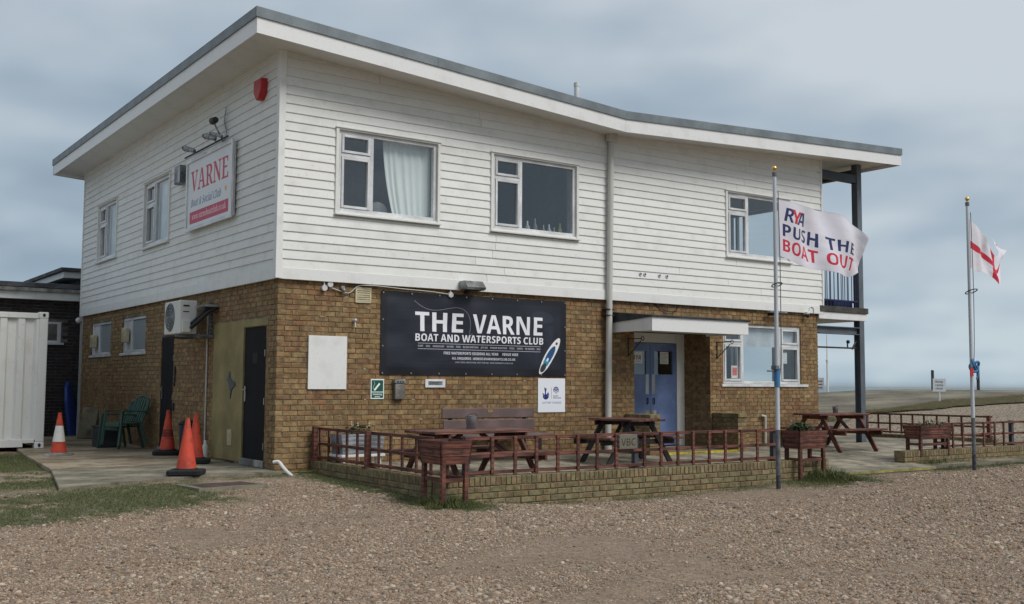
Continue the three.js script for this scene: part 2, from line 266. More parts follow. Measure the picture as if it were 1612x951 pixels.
{
  const N = 2048, hgt = new Uint8Array(N * N * 4), pxm = (GX1 - GX0) / N;
  const toS = v => v <= 0.0031308 ? 12.92 * v : 1.055 * Math.pow(v, 1 / 2.4) - 0.055;
  const cs = 0.03;
  const map = dataTex(N, N, (i, j, o) => {
    const x = GX0 + (i + 0.5) * pxm, z = GZ0 + (j + 0.5) * pxm;
    const cx = Math.floor(x / cs), cz = Math.floor(z / cs); let d1 = 9, id = 0;
    for (let a = -1; a <= 1; a++) for (let b = -1; b <= 1; b++) { const qx = cx + a, qz = cz + b, dx = (qx + hash(qx, qz, 1)) * cs - x, dz = (qz + hash(qx, qz, 2)) * cs - z, r = 0.7 + hash(qx, qz, 4) * 0.6, d = Math.hypot(dx, dz) / (cs * r); if (d < d1) { d1 = d; id = hash(qx, qz, 3); } }
    const dirt = dirtAt(x, z);
    const c = PEB[Math.floor(id * PEB.length)], k = clamp((0.75 - d1) * 5) * (1 - dirt * 0.6);
    const sv = 0.75 + fbm(x * 9, z * 9, 411, 3) * 0.5;
    let r = mixn(0.195 * sv, c[0], k), g = mixn(0.143 * sv, c[1], k), b = mixn(0.097 * sv, c[2], k);
    const gr = grassAt(x, z); const gk = clamp(gr * 1.1) * 0.85;
    r = mixn(r, 0.075 * sv, gk); g = mixn(g, 0.082 * sv, gk); b = mixn(b, 0.035 * sv, gk);
    o[0] = toS(r); o[1] = toS(g); o[2] = toS(b);
    const h = clamp(0.25 + k * (0.9 - d1 * 0.8)) * 255, q = (j * N + i) * 4; hgt[q] = hgt[q + 1] = hgt[q + 2] = h; hgt[q + 3] = 255;
  }, true, false);
  const bt = new THREE.DataTexture(hgt, N, N); bt.magFilter = THREE.LinearFilter; bt.needsUpdate = true;
  const m = new THREE.MeshStandardMaterial({ map, bumpMap: bt, bumpScale: 0.008, roughness: 0.95, side: THREE.DoubleSide });
  const n = 270, g = new THREE.PlaneGeometry(1, 1, n, n), p = g.attributes.position, uv = g.attributes.uv;
  for (let k = 0; k < p.count; k++) { const a = k % (n + 1), b = Math.floor(k / (n + 1)), x = GX0 + a / n * (GX1 - GX0), z = GZ0 + b / n * (GZ1 - GZ0); p.setXYZ(k, x, gh(x, z) + bumpy(x, z), z); uv.setXY(k, a / n, b / n); }
  g.computeVertexNormals(); struct('ground', g, m);
  // everything farther off: shingle and sand out to the sea
  const T_sh = dataTex(512, 512, (i, j, o) => { const per = 40, x = i / 512 * per, y = j / 512 * per, cx = Math.floor(x), cy = Math.floor(y); let d1 = 9, id = 0; for (let a = -1; a <= 1; a++) for (let b = -1; b <= 1; b++) { const wx = ((cx + a) % per + per) % per, wy = ((cy + b) % per + per) % per, d = Math.hypot(cx + a + hash(wx, wy, 5) - x, cy + b + hash(wx, wy, 6) - y); if (d < d1) { d1 = d; id = hash(wx, wy, 7); } } const k = clamp(1.15 - d1 * 0.8) * (0.6 + id * 0.4); o[0] = k * 0.98; o[1] = k * 0.94; o[2] = k * 0.88; }, true);
  const line = (lo, hi, near, step) => { const a = []; let v = near[0]; while (v > lo) { a.unshift(v); v -= Math.max(step, Math.abs(v - near[0]) * 0.12); } a.unshift(lo); for (v = near[0] + step; v < near[1]; v += step) a.push(v); v = near[1]; while (v < hi) { a.push(v); v += Math.max(step, Math.abs(v - near[1]) * 0.12); } a.push(hi); return a; };
  const xs = line(-900, 420, [-12, 60], 1.0), zs = line(-900, 300, [-45, 18], 1.0), nx = xs.length, nz = zs.length;
  const pos = [], uvs = [], cl = [], idx = [];
  for (let b = 0; b < nz; b++) for (let a = 0; a < nx; a++) {
    const x = xs[a], z = zs[b], inn = Math.min(x - GX0, GX1 - x, z - GZ0, GZ1 - z);
    pos.push(x, gh(x, z) - (inn > 0.2 ? 0.25 : 0.012), z); uvs.push(x / 3, z / 3);
    const sand = ss(52, 62, x), n = fbm(x * 0.3, z * 0.3, 431, 4) * 0.3 + 0.85;
    cl.push(mixn(0.58, 0.40, sand) * n, mixn(0.50, 0.30, sand) * n, mixn(0.40, 0.19, sand) * n);
  }
  for (let b = 0; b < nz - 1; b++) for (let a = 0; a < nx - 1; a++) { const k = b * nx + a; idx.push(k, k + nx, k + 1, k + 1, k + nx, k + nx + 1); }
  const tg = new THREE.BufferGeometry(); tg.setAttribute('position', new THREE.Float32BufferAttribute(pos, 3)); tg.setAttribute('uv', new THREE.Float32BufferAttribute(uvs, 2)); tg.setAttribute('color', new THREE.Float32BufferAttribute(cl, 3)); tg.setIndex(idx); tg.computeVertexNormals();
  struct('beach', tg, M([1, 1, 1], { map: T_sh, vc: true, rough: 1, bump: 0.02, bumpMap: T_sh }));
}
{ const g = new THREE.PlaneGeometry(7000, 7000, 1, 1).rotateX(-Math.PI / 2).translate(1500, -1.62, -1000); const uv = g.attributes.uv; for (let i = 0; i < uv.count; i++) uv.setXY(i, uv.getX(i) * 7000, uv.getY(i) * 7000); struct('sea', g, mat.sea); }

// concrete ramp over the shingle bank, draped on the ground, and the grass verge beside it
function drape(left, right, n, m, lift, wob = 0) { // sheet between two polylines
  const at = (l, t) => { const k = clamp(t * (l.length - 1), 0, l.length - 1.0001), i = Math.floor(k), f = k - i; return [mixn(l[i][0], l[i + 1][0], f), mixn(l[i][1], l[i + 1][1], f)]; };
  const pos = [], uv = [], idx = [];
  for (let i = 0; i <= n; i++) for (let j = 0; j <= m; j++) { const a = at(left, i / n), b = at(right, i / n), e = (j === 0 || j === m) ? wob * (fbm(i * 0.7, j * 3, 77, 4) - 0.5) : 0, x = mixn(a[0], b[0], j / m) + e, z = mixn(a[1], b[1], j / m) + e; pos.push(x, gh(x, z) + lift, z); uv.push(x * 0.5, z * 0.5); }
  for (let i = 0; i < n; i++) for (let j = 0; j < m; j++) { const k = i * (m + 1) + j; idx.push(k, k + m + 1, k + 1, k + 1, k + m + 1, k + m + 2); }
  const g = new THREE.BufferGeometry(); g.setAttribute('position', new THREE.Float32BufferAttribute(pos, 3)); g.setAttribute('uv', new THREE.Float32BufferAttribute(uv, 2)); g.setIndex(idx); g.computeVertexNormals(); return g;
}
struct('ramp', drape([[19, -19], [27, -21], [36, -25], [52, -29]], [[19, -5.5], [27.7, -11.1], [34.8, -13.2], [38, -13.8], [42, -12.7], [46, -8], [52, -2]], 60, 24, 0.03), M([0.34, 0.30, 0.23], { map: rep(T_concrete, 0.35), rough: 0.95, bump: 0.01 }));
const vergeIn = [[23, -8.6], [27.7, -10.95], [29.8, -11.2], [31.6, -11.05], [34, -11.2], [36, -10.8], [37.5, -10.2], [41, -6]], vergeOut = [[23, -9.2], [28.8, -11.9], [31.1, -12.2], [34.8, -13.2], [38, -13.9], [39.7, -13], [42, -12.7], [46, -8]];
struct('grass_verge', drape(vergeOut, vergeIn, 110, 8, 0.04, 1.4), M([0.25, 0.225, 0.15], { map: rep(T_grain, 2), rough: 1, bump: 0.04 }));

// ---------------------------------------------------------------- loose stones and grass
function toCam(x, y, z) { return V(x, y, z).applyMatrix4(viewM); }
camera.updateMatrixWorld(); const viewM = camera.matrixWorld.clone().invert();
const tanH = Math.tan(31.64 / 2 * Math.PI / 180);
const seenNear = (x, z, pad) => { const c = toCam(x, -0.2, z), d = -c.z; return d > 3 && Math.abs(c.x) < d * tanH * 1.695 + pad && c.y > -d * tanH - pad; };
{
  const geos = [0, 1, 2].map(k => { const g = new THREE.IcosahedronGeometry(1, 1), p = g.attributes.position; for (let i = 0; i < p.count; i++) { const x = p.getX(i), y = p.getY(i), z = p.getZ(i); const f = 0.82 + 0.36 * fbm(x * 1.3 + k * 9 + 4, z * 1.3 + y * 1.7 + 4, 500 + k, 2); p.setXYZ(i, x * f, y * f * 0.62, z * f * (0.7 + 0.12 * k)); } g.computeVertexNormals(); return g; });
  const list = [[], [], []]; const r = rng(77);
  for (let k = 0; k < 2300000; k++) {
    const x = -8 + r() * 24, z = 1.2 + r() * 11.5;
    const d = Math.hypot(x + 5.95, z - 14.26), keep = d < 8.5 ? 1 : d < 11 ? 0.7 : d < 14 ? 0.42 : 0.22, u = r();
    if (u > keep || !seenNear(x, z, 0.9) || inPatio(x, z) || inHouse(x, z) || inApron(x, z)) continue;
    const gr = grassAt(x, z); if (gr > 0.12 && r() < gr * 1.15) continue;
    const dirt = dirtAt(x, z); if (r() < dirt * 0.85) continue;
    const big = r(), s = (0.0048 + 0.0072 * Math.pow(big, 2.2) + (big > 0.988 ? 0.010 : 0)) * (d > 11 ? 1.2 : 1) * (1 - dirt * 0.3) * (0.72 + 0.62 * fbm(x * 0.9 + 31, z * 0.9, 421, 3));
    list[k % 3].push([x, gh(x, z) + bumpy(x, z) + s * 0.22, z, s]);
  }
  const mm = M([1, 1, 1], { rough: 0.85 }), d = new THREE.Object3D(), c = new THREE.Color();
  list.forEach((l, k) => {
    const im = shadow(new THREE.InstancedMesh(geos[k], mm, l.length));
    l.forEach(([x, y, z, s], i) => { d.position.set(x, y, z); d.rotation.set((r() - 0.5) * 0.7, r() * 6.3, (r() - 0.5) * 0.7); d.scale.set(s * (0.9 + r() * 0.5), s, s); d.updateMatrix(); im.setMatrixAt(i, d.matrix); const q = PEB[Math.floor(r() * PEB.length)], b = 0.75 + r() * 0.5; im.setColorAt(i, c.setRGB(q[0] * b, q[1] * b, q[2] * b)); });
    im.name = numbered('gravel'); im.userData = { kind: 'stuff' }; scene.add(im);
  });
  console.log('stones', list.map(l => l.length).join(' '));
}
{
  const blade = (a, h, lean, w) => { const g = new THREE.BufferGeometry(), cx = Math.cos(a), sx = Math.sin(a), b = [cx * 0.012, 0, sx * 0.012]; const L = [b[0] - sx * w, 0, b[2] + cx * w], Q = [b[0] + sx * w, 0, b[2] - cx * w], m1 = [b[0] + cx * lean * 0.35 - sx * w * 0.7, h * 0.55, b[2] + sx * lean * 0.35 + cx * w * 0.7], m2 = [b[0] + cx * lean * 0.35 + sx * w * 0.7, h * 0.55, b[2] + sx * lean * 0.35 - cx * w * 0.7], t = [b[0] + cx * lean, h, b[2] + sx * lean]; g.setAttribute('position', new THREE.Float32BufferAttribute([...L, ...Q, ...m2, ...L, ...m2, ...m1, ...m1, ...m2, ...t], 3)); g.computeVertexNormals(); g.setAttribute('uv', new THREE.Float32BufferAttribute(new Array(18).fill(0), 2)); return g; };
  const r = rng(91), tuft = merge(Array.from({ length: 8 }, (_, i) => blade(i * 0.785 + r(), 0.5 + r() * 0.5, 0.2 + r() * 0.55, 0.028)));
  const l = [];
  for (let k = 0; k < 400000 && l.length < 60000; k++) {
    const x = -8 + r() * 24, z = -7 + r() * 12.5; const g = grassAt(x, z);
    if (g < 0.1 || r() > g * 0.95 || inPatio(x, z) || inHouse(x, z) || inApron(x, z) || !seenNear(x, z, 1)) continue;
    const tall = Math.max(ss(0.55, 0.1, Math.hypot((x - 7.15) * 0.8, z - 3.85)), ss(0.5, 0.1, Math.hypot(x - 0.45, z - 3.85)) * 0.7, ss(0.35, 0.05, z - 3.15) * ss(10, 10.6, x) * ss(12.8, 11, x) * 0.8);
    l.push([x, gh(x, z) + bumpy(x, z) - 0.004, z, (0.016 + r() * 0.026) * (0.6 + g * 0.6) + tall * (0.06 + 0.14 * r())]);
  }
  const im = shadow(new THREE.InstancedMesh(tuft, M([1, 1, 1], { rough: 0.85 }), l.length)), d = new THREE.Object3D(), c = new THREE.Color();
  l.forEach(([x, y, z, s], i) => { d.position.set(x, y, z); d.rotation.set(0, r() * 6.3, 0); d.scale.set(s * 1.1, s, s * 1.1); d.updateMatrix(); im.setMatrixAt(i, d.matrix); const t = r(), dry = r() < 0.2; im.setColorAt(i, dry ? c.setRGB(0.16, 0.13, 0.06) : c.setRGB(0.06 + t * 0.05, 0.085 + t * 0.05, 0.022 + t * 0.014)); });
  im.name = 'grass'; im.userData = { kind: 'stuff' }; scene.add(im);
  // dry grass on the verge by the ramp
  const v = []; for (let i = 0; i < 9000; i++) { const t = r() * (vergeIn.length - 1.001), k = Math.floor(t), f = t - k, u = r() * 1.1 - 0.05, ax = mixn(vergeIn[k][0], vergeIn[k + 1][0], f), az = mixn(vergeIn[k][1], vergeIn[k + 1][1], f), bx = mixn(vergeOut[k][0], vergeOut[k + 1][0], f), bz = mixn(vergeOut[k][1], vergeOut[k + 1][1], f); v.push([mixn(ax, bx, u), mixn(az, bz, u)]); }
  const iv = shadow(new THREE.InstancedMesh(tuft, M([1, 1, 1], { rough: 0.9 }), v.length));
  v.forEach(([x, z], i) => { const s = 0.04 + r() * 0.07; d.position.set(x, gh(x, z) + 0.04, z); d.rotation.set(0, r() * 6.3, 0); d.scale.set(s * 1.5, s, s * 1.5); d.updateMatrix(); iv.setMatrixAt(i, d.matrix); const t = r(); iv.setColorAt(i, c.setRGB(0.15 + t * 0.10, 0.135 + t * 0.08, 0.068 + t * 0.04)); });
  iv.name = 'verge_grass'; iv.userData = { kind: 'stuff' }; scene.add(iv);
}

// ---------------------------------------------------------------- concrete apron, patio, low walls
{
  const s = new THREE.Shape(apronPoly.slice().map(([x, z]) => new THREE.Vector2(x, -z)));
  const near = [[-3.05, 1.0], [-1.7, 0.42], [-0.25, 0.3], [0.0, 0.27], [0.0, -1.9], [-2.56, -1.75]], far = [[-2.57, -1.77], [0.0, -1.92], [0.0, -11.2], [-1.6, -11.2], [-2.3, -4.9]];
  const slab = (poly, y0, y1, m) => { const g = new THREE.ExtrudeGeometry(new THREE.Shape(poly.map(([x, z]) => new THREE.Vector2(x, -z))), { depth: y1 - y0 - 0.01, bevelEnabled: true, bevelSize: 0.008, bevelThickness: 0.005, bevelSegments: 1 }); g.rotateX(-Math.PI / 2).translate(0, y0, 0); struct('concrete_apron', g, m); };
  slab(near, -0.2, 0.0, mat.concrete); slab(far, -0.2, 0.012, mat.dirtyConcrete);
}
const patioY = z => 0.05 - 0.043 * z;
{
  const p = new THREE.Group(); p.name = 'patio'; p.userData = { kind: 'structure' }; p.position.set(0, 0.05, 0); p.rotation.x = Math.atan(0.043); scene.add(p);
  const r = rng(5), sg = [0, 1, 2, 3].map(() => box(-0.296, 0.296, -0.05, 0, -0.296, 0.296, 0.006)), ms = [mat.slabA, mat.slabB, mat.slabC, mat.slabA, mat.slabB];
  for (let i = 0; i < 26; i++) for (let j = 0; j < 6; j++) { const x = 0.93 + i * 0.6, z = 0.32 + j * 0.6; if (j === 5 && (x < 7.3 || x > 10)) continue; const o = part(p, 'paving_slab', sg[Math.floor(r() * 4)], ms[Math.floor(r() * 5)]); o.position.set(x, (r() - 0.5) * 0.005, z); o.rotation.set((r() - 0.5) * 0.006, Math.floor(r() * 4) * Math.PI / 2, (r() - 0.5) * 0.006); }
  part(p, 'bedding', box(0.6, 16.2, -0.2, -0.012, 0.01, 3.44, 0), mat.concrete2);
  part(p, 'entrance_edging', box(7.42, 10.02, -0.14, -0.002, 3.625, 3.70, 0.006), mat.concrete);
  part(p, 'painted_edge', box(7.42, 10.02, -0.035, 0.004, 3.70, 3.712, 0), mat.fadedYellow, 'worn yellow safety line on the entrance kerb');
  struct('paved_strip', [box(7.45, 16, -0.2, -0.1, -3.2, -0.02, 0)], mat.concrete2).position.y = 0.12;
}
const wallTones = [[0.292, 0.236, 0.126], [0.28, 0.229, 0.129], [0.305, 0.245, 0.137], [0.267, 0.224, 0.12], [0.288, 0.228, 0.129], [0.258, 0.219, 0.114]].map(c => M(c, { map: T_brick, rough: 0.95, bump: 0.003 }));
function lowWall(label, axis, a0, a1, c0, c1, top, bottom) { // courses of brick with a row on edge as coping
  const base = axis === 'x' ? [a0, bottom, (c0 + c1) / 2] : [(c0 + c1) / 2, bottom, a0];
  const t = thing('low_brick_wall', label, 'wall', base, 0, 'low walls round the patio'), r = rng(Math.floor(a0 * 100 + c0 * 977) + 5);
  const put = (p0, p1, y0, y1, d, name) => { const g = axis === 'x' ? box(p0 - base[0], p1 - base[0], y0 - bottom, y1 - bottom, c0 - base[2] + d, c1 - base[2] - d, name === 'core' ? 0 : 0.005) : box(c0 - base[0] + d, c1 - base[0] - d, y0 - bottom, y1 - bottom, p0 - base[2], p1 - base[2], name === 'core' ? 0 : 0.005); const o = part(t, name, g, name === 'core' ? mat.mossMortar : wallTones[Math.floor(r() * wallTones.length)]); if (name !== 'core') { g.computeBoundingBox(); const c = g.boundingBox.getCenter(V(0, 0, 0)); g.translate(-c.x, -c.y, -c.z); o.position.copy(c); o.rotation.set((r() - 0.5) * 0.012, (r() - 0.5) * 0.008, (r() - 0.5) * 0.012); } return o; };
  put(a0 + 0.006, a1 - 0.006, bottom, top - 0.012, 0.012, 'core');
  const L = a1 - a0, n = Math.round(L / 0.076), w = L / n;
  for (let i = 0; i < n; i++) put(a0 + i * w + 0.004, a0 + (i + 1) * w - 0.004, top - 0.104, top + (r() - 0.5) * 0.006, (r() - 0.5) * 0.006, 'coping_brick');
  for (let k = 0, y = top - 0.114; y > bottom + 0.02; k++, y -= 0.075) for (let a = a0 - (k % 2) * 0.112; a < a1 - 0.01; a += 0.225) { const p = Math.max(a, a0) + 0.004, q = Math.min(a + 0.225, a1) - 0.004; if (q - p > 0.03) put(p, q, y - 0.065, y, (r() - 0.3) * 0.006, 'brick'); }
}
lowWall('low mossy brick wall running out from the club house corner', 'z', 0.06, 3.42, 0.53, 0.745, 0.12, -0.22);
lowWall('low mossy brick wall between the corner planter and the tall grass', 'x', 0.53, 7.42, 3.43, 3.645, 0.12, -0.36);
lowWall('low brick wall beyond the patio entrance, behind the second flagpole', 'x', 10.03, 17.3, 2.94, 3.155, 0.12, -0.32);
lowWall('low brick wall under the fence that faces the shingle bank', 'z', -2.25, 1.35, 15.9, 16.115, 0.10, -0.3);

// ---------------------------------------------------------------- the club house
const HX = 11.72, HZ = -11.25, FLOOR1 = 2.73;
const house = thing('club_house', 'two storey club house with white weatherboarding over tan brick and a butterfly roof', 'building', [0, 0, 0]);
const roofTop = x => x < 5.97 ? mixn(6.32, 5.89, (x + 0.66) / 6.63) : mixn(5.89, 6.27, (x - 5.97) / 7.76);
const roofBot = x => roofTop(x) - 0.35;
// openings: [u0, u1, y0, y1]
const F_LOW = [[6.72, 8.62, 0.0, 2.22], [8.97, 11.2, 1.25, 2.40]], F_UP = [[0.88, 2.58, 3.75, 4.97], [3.64, 5.36, 3.74, 4.96], [9.06, 10.82, 3.72, 4.93]];
const L_LOW = [[-1.24, -0.40, 0.05, 2.04], [-5.33, -4.60, 0.03, 2.03], [-10.45, -8.83, 1.80, 2.50], [-7.96, -6.35, 1.80, 2.50]], L_UP = [[-9.92, -8.46, 3.84, 5.03], [-6.47, -4.95, 3.80, 5.01]];
const R_LOW = [[1.0, 4.6, 0.9, 2.3], [5.4, 9.4, 0.9, 2.3]], R_UP = [[0.7, 4.9, 3.4, 5.0], [5.4, 10.2, 3.4, 5.0]];
const hole = q => rect(...q);
// inner shells (mortar face to the weather below, lining above)
const shell = (u0, u1, y0, y1, holes, n0, n1, M4) => onWall(plate(rect(u0, u1, y0, y1), n1 - n0, holes.map(hole)).translate(0, 0, n0), M4);
const doorHoleFix = q => [q[0], q[1], Math.max(q[2], -0.15), q[3]];
const front_wall = part(house, 'front_wall', shell(0.01, HX - 0.01, -0.3, FLOOR1 + 0.05, F_LOW.map(doorHoleFix), -0.26, -0.009, FRONT), mat.mortar);
const left_wall = part(house, 'side_wall', shell(HZ, -0.27, -0.3, FLOOR1 + 0.05, L_LOW.map(doorHoleFix), -0.26, -0.009, LEFT), mat.mortar);
{ // short return of the shell that closes the near corner
  part(house, 'corner_core', box(0.009, 0.26, -0.3, FLOOR1 + 0.04, -0.27, -0.262, 0), mat.mortar);
  part(house, 'upper_front_lining', shell(0.0, HX + 0.1, FLOOR1 + 0.06, 5.6, F_UP, -0.2, 0.025, FRONT), mat.room);
  part(house, 'upper_side_lining', shell(HZ, -0.21, FLOOR1 + 0.06, 5.6, L_UP, -0.2, 0.025, LEFT), mat.room);
  part(house, 'far_side_wall', shell(0.27, -HZ, -0.3, 5.6, [...R_LOW, ...R_UP], HX - 0.25, HX, RIGHT), mat.board2);
  part(house, 'rear_wall', box(0.0, HX, -0.3, 5.6, HZ - 0.25, HZ - 0.002, 0), mat.room);
  part(house, 'upper_floor', box(0.262, HX - 0.252, FLOOR1 - 0.16, FLOOR1 + 0.055, HZ, -0.265, 0), mat.room);
  part(house, 'ground_floor', box(0.262, HX - 0.252, -0.3, 0.06, HZ, -0.265, 0), mat.carpet);
  part(house, 'partition', [box(6.2, 6.3, 0.061, 2.56, HZ, -0.27, 0), box(6.0, 6.1, 2.8, 5.6, HZ, -0.21, 0), box(0.27, 6.0, 2.8, 5.6, -4.1, -4.0, 0), box(0.27, 6.2, 0.061, 2.56, -4.1, -4.0, 0)], mat.room);
  part(house, 'ceiling', box(0.0, HX, 5.35, 5.42, HZ, -0.21, 0), mat.room);
}
// brick facing
const TONES = [[0.352, 0.239, 0.113], [0.338, 0.226, 0.109], [0.372, 0.253, 0.122], [0.325, 0.215, 0.103], [0.343, 0.225, 0.105], [0.309, 0.206, 0.102], [0.38, 0.262, 0.13], [0.328, 0.226, 0.115], [0.338, 0.215, 0.102], [0.358, 0.246, 0.119], [0.322, 0.19, 0.097], [0.286, 0.19, 0.099]];
const toneMats = TONES.map(c => M(c, { map: T_brick, rough: 0.92, bump: 0.003 }));
const brickStuffMat = M([1, 1, 1], { vc: true, map: T_brick, rough: 0.92, bump: 0.003 });
function layBricks(M4, u0, u1, y1, holes, odd, flip, budget, parent, seed, quoinFar) {
  const r = rng(seed), rows = [], H = 0.0755;
  for (let k = 0, y = -0.15; y + 0.01 < y1; k++, y += H) {
    const q = (k % 2) === odd; const top = Math.min(y + 0.066, y1);
    let starts = [];
    const from = flip ? u0 : u0 + (q ? 0.113 : 0), to = flip ? u1 - (q ? 0.113 : 0) : u1;
    const list = []; if (flip) { for (let a = to; a > from + 0.02; a -= 0.225) list.push([Math.max(a - 0.225, from), a]); } else for (let a = from; a < to - 0.02; a += 0.225) list.push([a, Math.min(a + 0.225, to)]);
    for (const [a, b] of list) {
      let seg = [[a + 0.005, b - 0.005]];
      for (const h of holes) if (top > h[2] + 0.004 && y < h[3] - 0.004) seg = seg.flatMap(([p, s]) => s <= h[0] || p >= h[1] ? [[p, s]] : [[p, Math.min(s, h[0] + 0.003)], [Math.max(p, h[1] - 0.003), s]].filter(e => e[1] - e[0] > 0.014));
      for (const [p, s] of seg) rows.push([p, s, y, top]);
    }
  }
  const key = flip ? (e => e[1]) : (e => -e[0]);
  rows.sort((a, b) => key(b) - key(a));
  const merged = [];
  rows.forEach(([p, s, y, t], i) => {
    const red = fbm(p * 0.9 + seed, y * 1.4, 611, 3); let id = Math.floor(r() * 10); if (r() < clamp((red - 0.56) * 3)) id = 10; if (r() < 0.06) id = 11;
    const n = (r() - 0.4) * 0.004, g = box(p, s, y, t, -0.1025, n, i < budget ? 0.004 : 0);
    onWall(g, M4);
    if (i < budget) { part(parent, 'brick', g, toneMats[id]); } else { const c = TONES[id], b = 0.9 + r() * 0.2, cl = new Float32Array(g.attributes.position.count * 3); for (let k = 0; k < cl.length; k += 3) { cl[k] = c[0] * b; cl[k + 1] = c[1] * b; cl[k + 2] = c[2] * b; } g.setAttribute('color', new THREE.BufferAttribute(cl, 3)); merged.push(g); }
  });
  return merged;
}
const rest = [
  ...layBricks(FRONT, 0, HX, FLOOR1, F_LOW.map(doorHoleFix), 0, false, 190, front_wall, 41),
  ...layBricks(LEFT, HZ, 0, FLOOR1, [...L_LOW.map(doorHoleFix), [-2.56, -0.30, 0.02, 2.17]], 1, true, 110, left_wall, 43),
  ...layBricks(new THREE.Matrix4().makeTranslation(HX - 0.0, 0, 0).multiply(RIGHT), 0.1, 3.5, FLOOR1, R_LOW, 1, false, 0, front_wall, 47),
];
{ const o = part(house, 'brickwork', rest, brickStuffMat); o.userData.kind = 'stuff'; }
{ // pale smears of old mortar left along the joints
  const r = rng(303), l = []; for (let i = 0; i < 190; i++) { const x = 0.3 + r() * 11.2, k = Math.floor(r() * 36), y = -0.15 + k * 0.0755 - 0.005; if (r() > 0.25 + 0.75 * ss(0.45, 0.62, fbm(x * 0.8, y * 1.2, 333, 3)) || F_LOW.some(h => x > h[0] - 0.12 && x < h[1] + 0.05 && y > h[2] - 0.1 && y < h[3] + 0.05)) continue; const w = 0.012 + r() * 0.07, v = r() < 0.25; l.push(v ? box(x, x + 0.009, y, y + 0.075, -0.006, 0.0035) : box(x, x + w, y - 0.004, y + 0.005 + r() * 0.004, -0.006, 0.0035)); }
  part(front_wall, 'mortar_smears', l, M([0.55, 0.50, 0.42], { map: T_grain, rough: 1 }));
}
part(house, 'panel_backing', onWall(box(-2.555, -1.25, 0.02, 2.165, -0.2, -0.02, 0), LEFT), mat.mortar);

// recessed entrance: cheeks of brick, door and frame
{
  const d = -0.70, cheek = [];
  for (const [x0, x1, seed] of [[8.618, 8.72, 51], [6.62, 6.722, 53]]) { const r = rng(seed); for (let k = 0, y = -0.15; y < 2.2; k++, y += 0.0755) for (let z = d - (k % 2) * 0.11; z < -0.11; z += 0.225) { const a = Math.max(z, d) + 0.005, b = Math.min(z + 0.225, -0.108) - 0.005; if (b - a > 0.02) { const off = (r() - 0.5) * 0.004, g = box(x0 + (x0 > 8 ? off : 0), x1 + (x0 > 8 ? 0 : off), y, Math.min(y + 0.066, 2.2), a, b); const c = TONES[Math.floor(r() * 10)], cl = new Float32Array(g.attributes.position.count * 3); for (let q = 0; q < cl.length; q += 3) { cl[q] = c[0]; cl[q + 1] = c[1]; cl[q + 2] = c[2]; } g.setAttribute('color', new THREE.BufferAttribute(cl, 3)); cheek.push(g); } } }
  const o = part(house, 'porch_brickwork', cheek, brickStuffMat); o.userData.kind = 'stuff';
  part(house, 'porch_cheek_mortar', [box(8.627, 8.9, -0.2, 2.3, d - 0.1, -0.263, 0), box(6.4, 6.713, -0.2, 2.3, d - 0.1, -0.263, 0)], mat.mortar);
  part(house, 'porch_ceiling', box(6.714, 8.626, 2.215, 2.26, d, -0.012, 0), mat.white);
  part(house, 'porch_floor', box(6.714, 8.626, -0.2, 0.07, d - 0.05, -0.005, 0.005), mat.concrete);
  const f = part(house, 'door_frame', [box(6.73, 6.86, 0.07, 2.2, d - 0.08, d + 0.02, 0.004), box(8.42, 8.615, 0.07, 2.2, d - 0.08, d + 0.02, 0.004), box(6.862, 8.418, 2.02, 2.2, d - 0.07, d + 0.015, 0.004)], mat.white);
  const leaf = (x0, x1, hx) => {
    const door = new THREE.Group(); door.name = 'front_door'; house.add(door);
    const w0 = x0 + 0.10, w1 = x1 - 0.10, y0 = 0.09, y1 = 2.01;
    part(door, 'leaf', plate(rect(x0, x1, y0, y1), 0.045, [rect(w0, w1, 1.42, 1.86)]).translate(0, 0, d - 0.04), mat.bluedoor);
    part(door, 'pane', new THREE.PlaneGeometry(w1 - w0, 0.44).translate((w0 + w1) / 2, 1.64, d - 0.015), mat.glass);
    part(door, 'push_plate', box(hx - 0.04, hx + 0.04, 1.05, 1.42, d + 0.0052, d + 0.009, 0.001), mat.steel);
    part(door, 'handle', [cyl([hx, 0.98, d + 0.03], [hx, 0.86, d + 0.03], 0.011), cyl([hx, 0.97, d], [hx, 0.97, d + 0.03], 0.009), cyl([hx, 0.87, d], [hx, 0.87, d + 0.03], 0.009)], mat.iron);
    part(door, 'kick_plate', box(hx - 0.07, hx + 0.07, 0.56, 0.75, d + 0.0052, d + 0.007, 0), mat.paleGrey);
  };
  leaf(6.866, 7.735, 7.66); leaf(7.742, 8.414, 7.82);
  part(house, 'lobby_backing', [box(6.4, 8.9, 0.061, 2.56, d - 1.4, d - 1.35, 0), box(8.85, 8.9, 0.061, 2.56, d - 1.349, d - 0.1, 0)], mat.room);
}
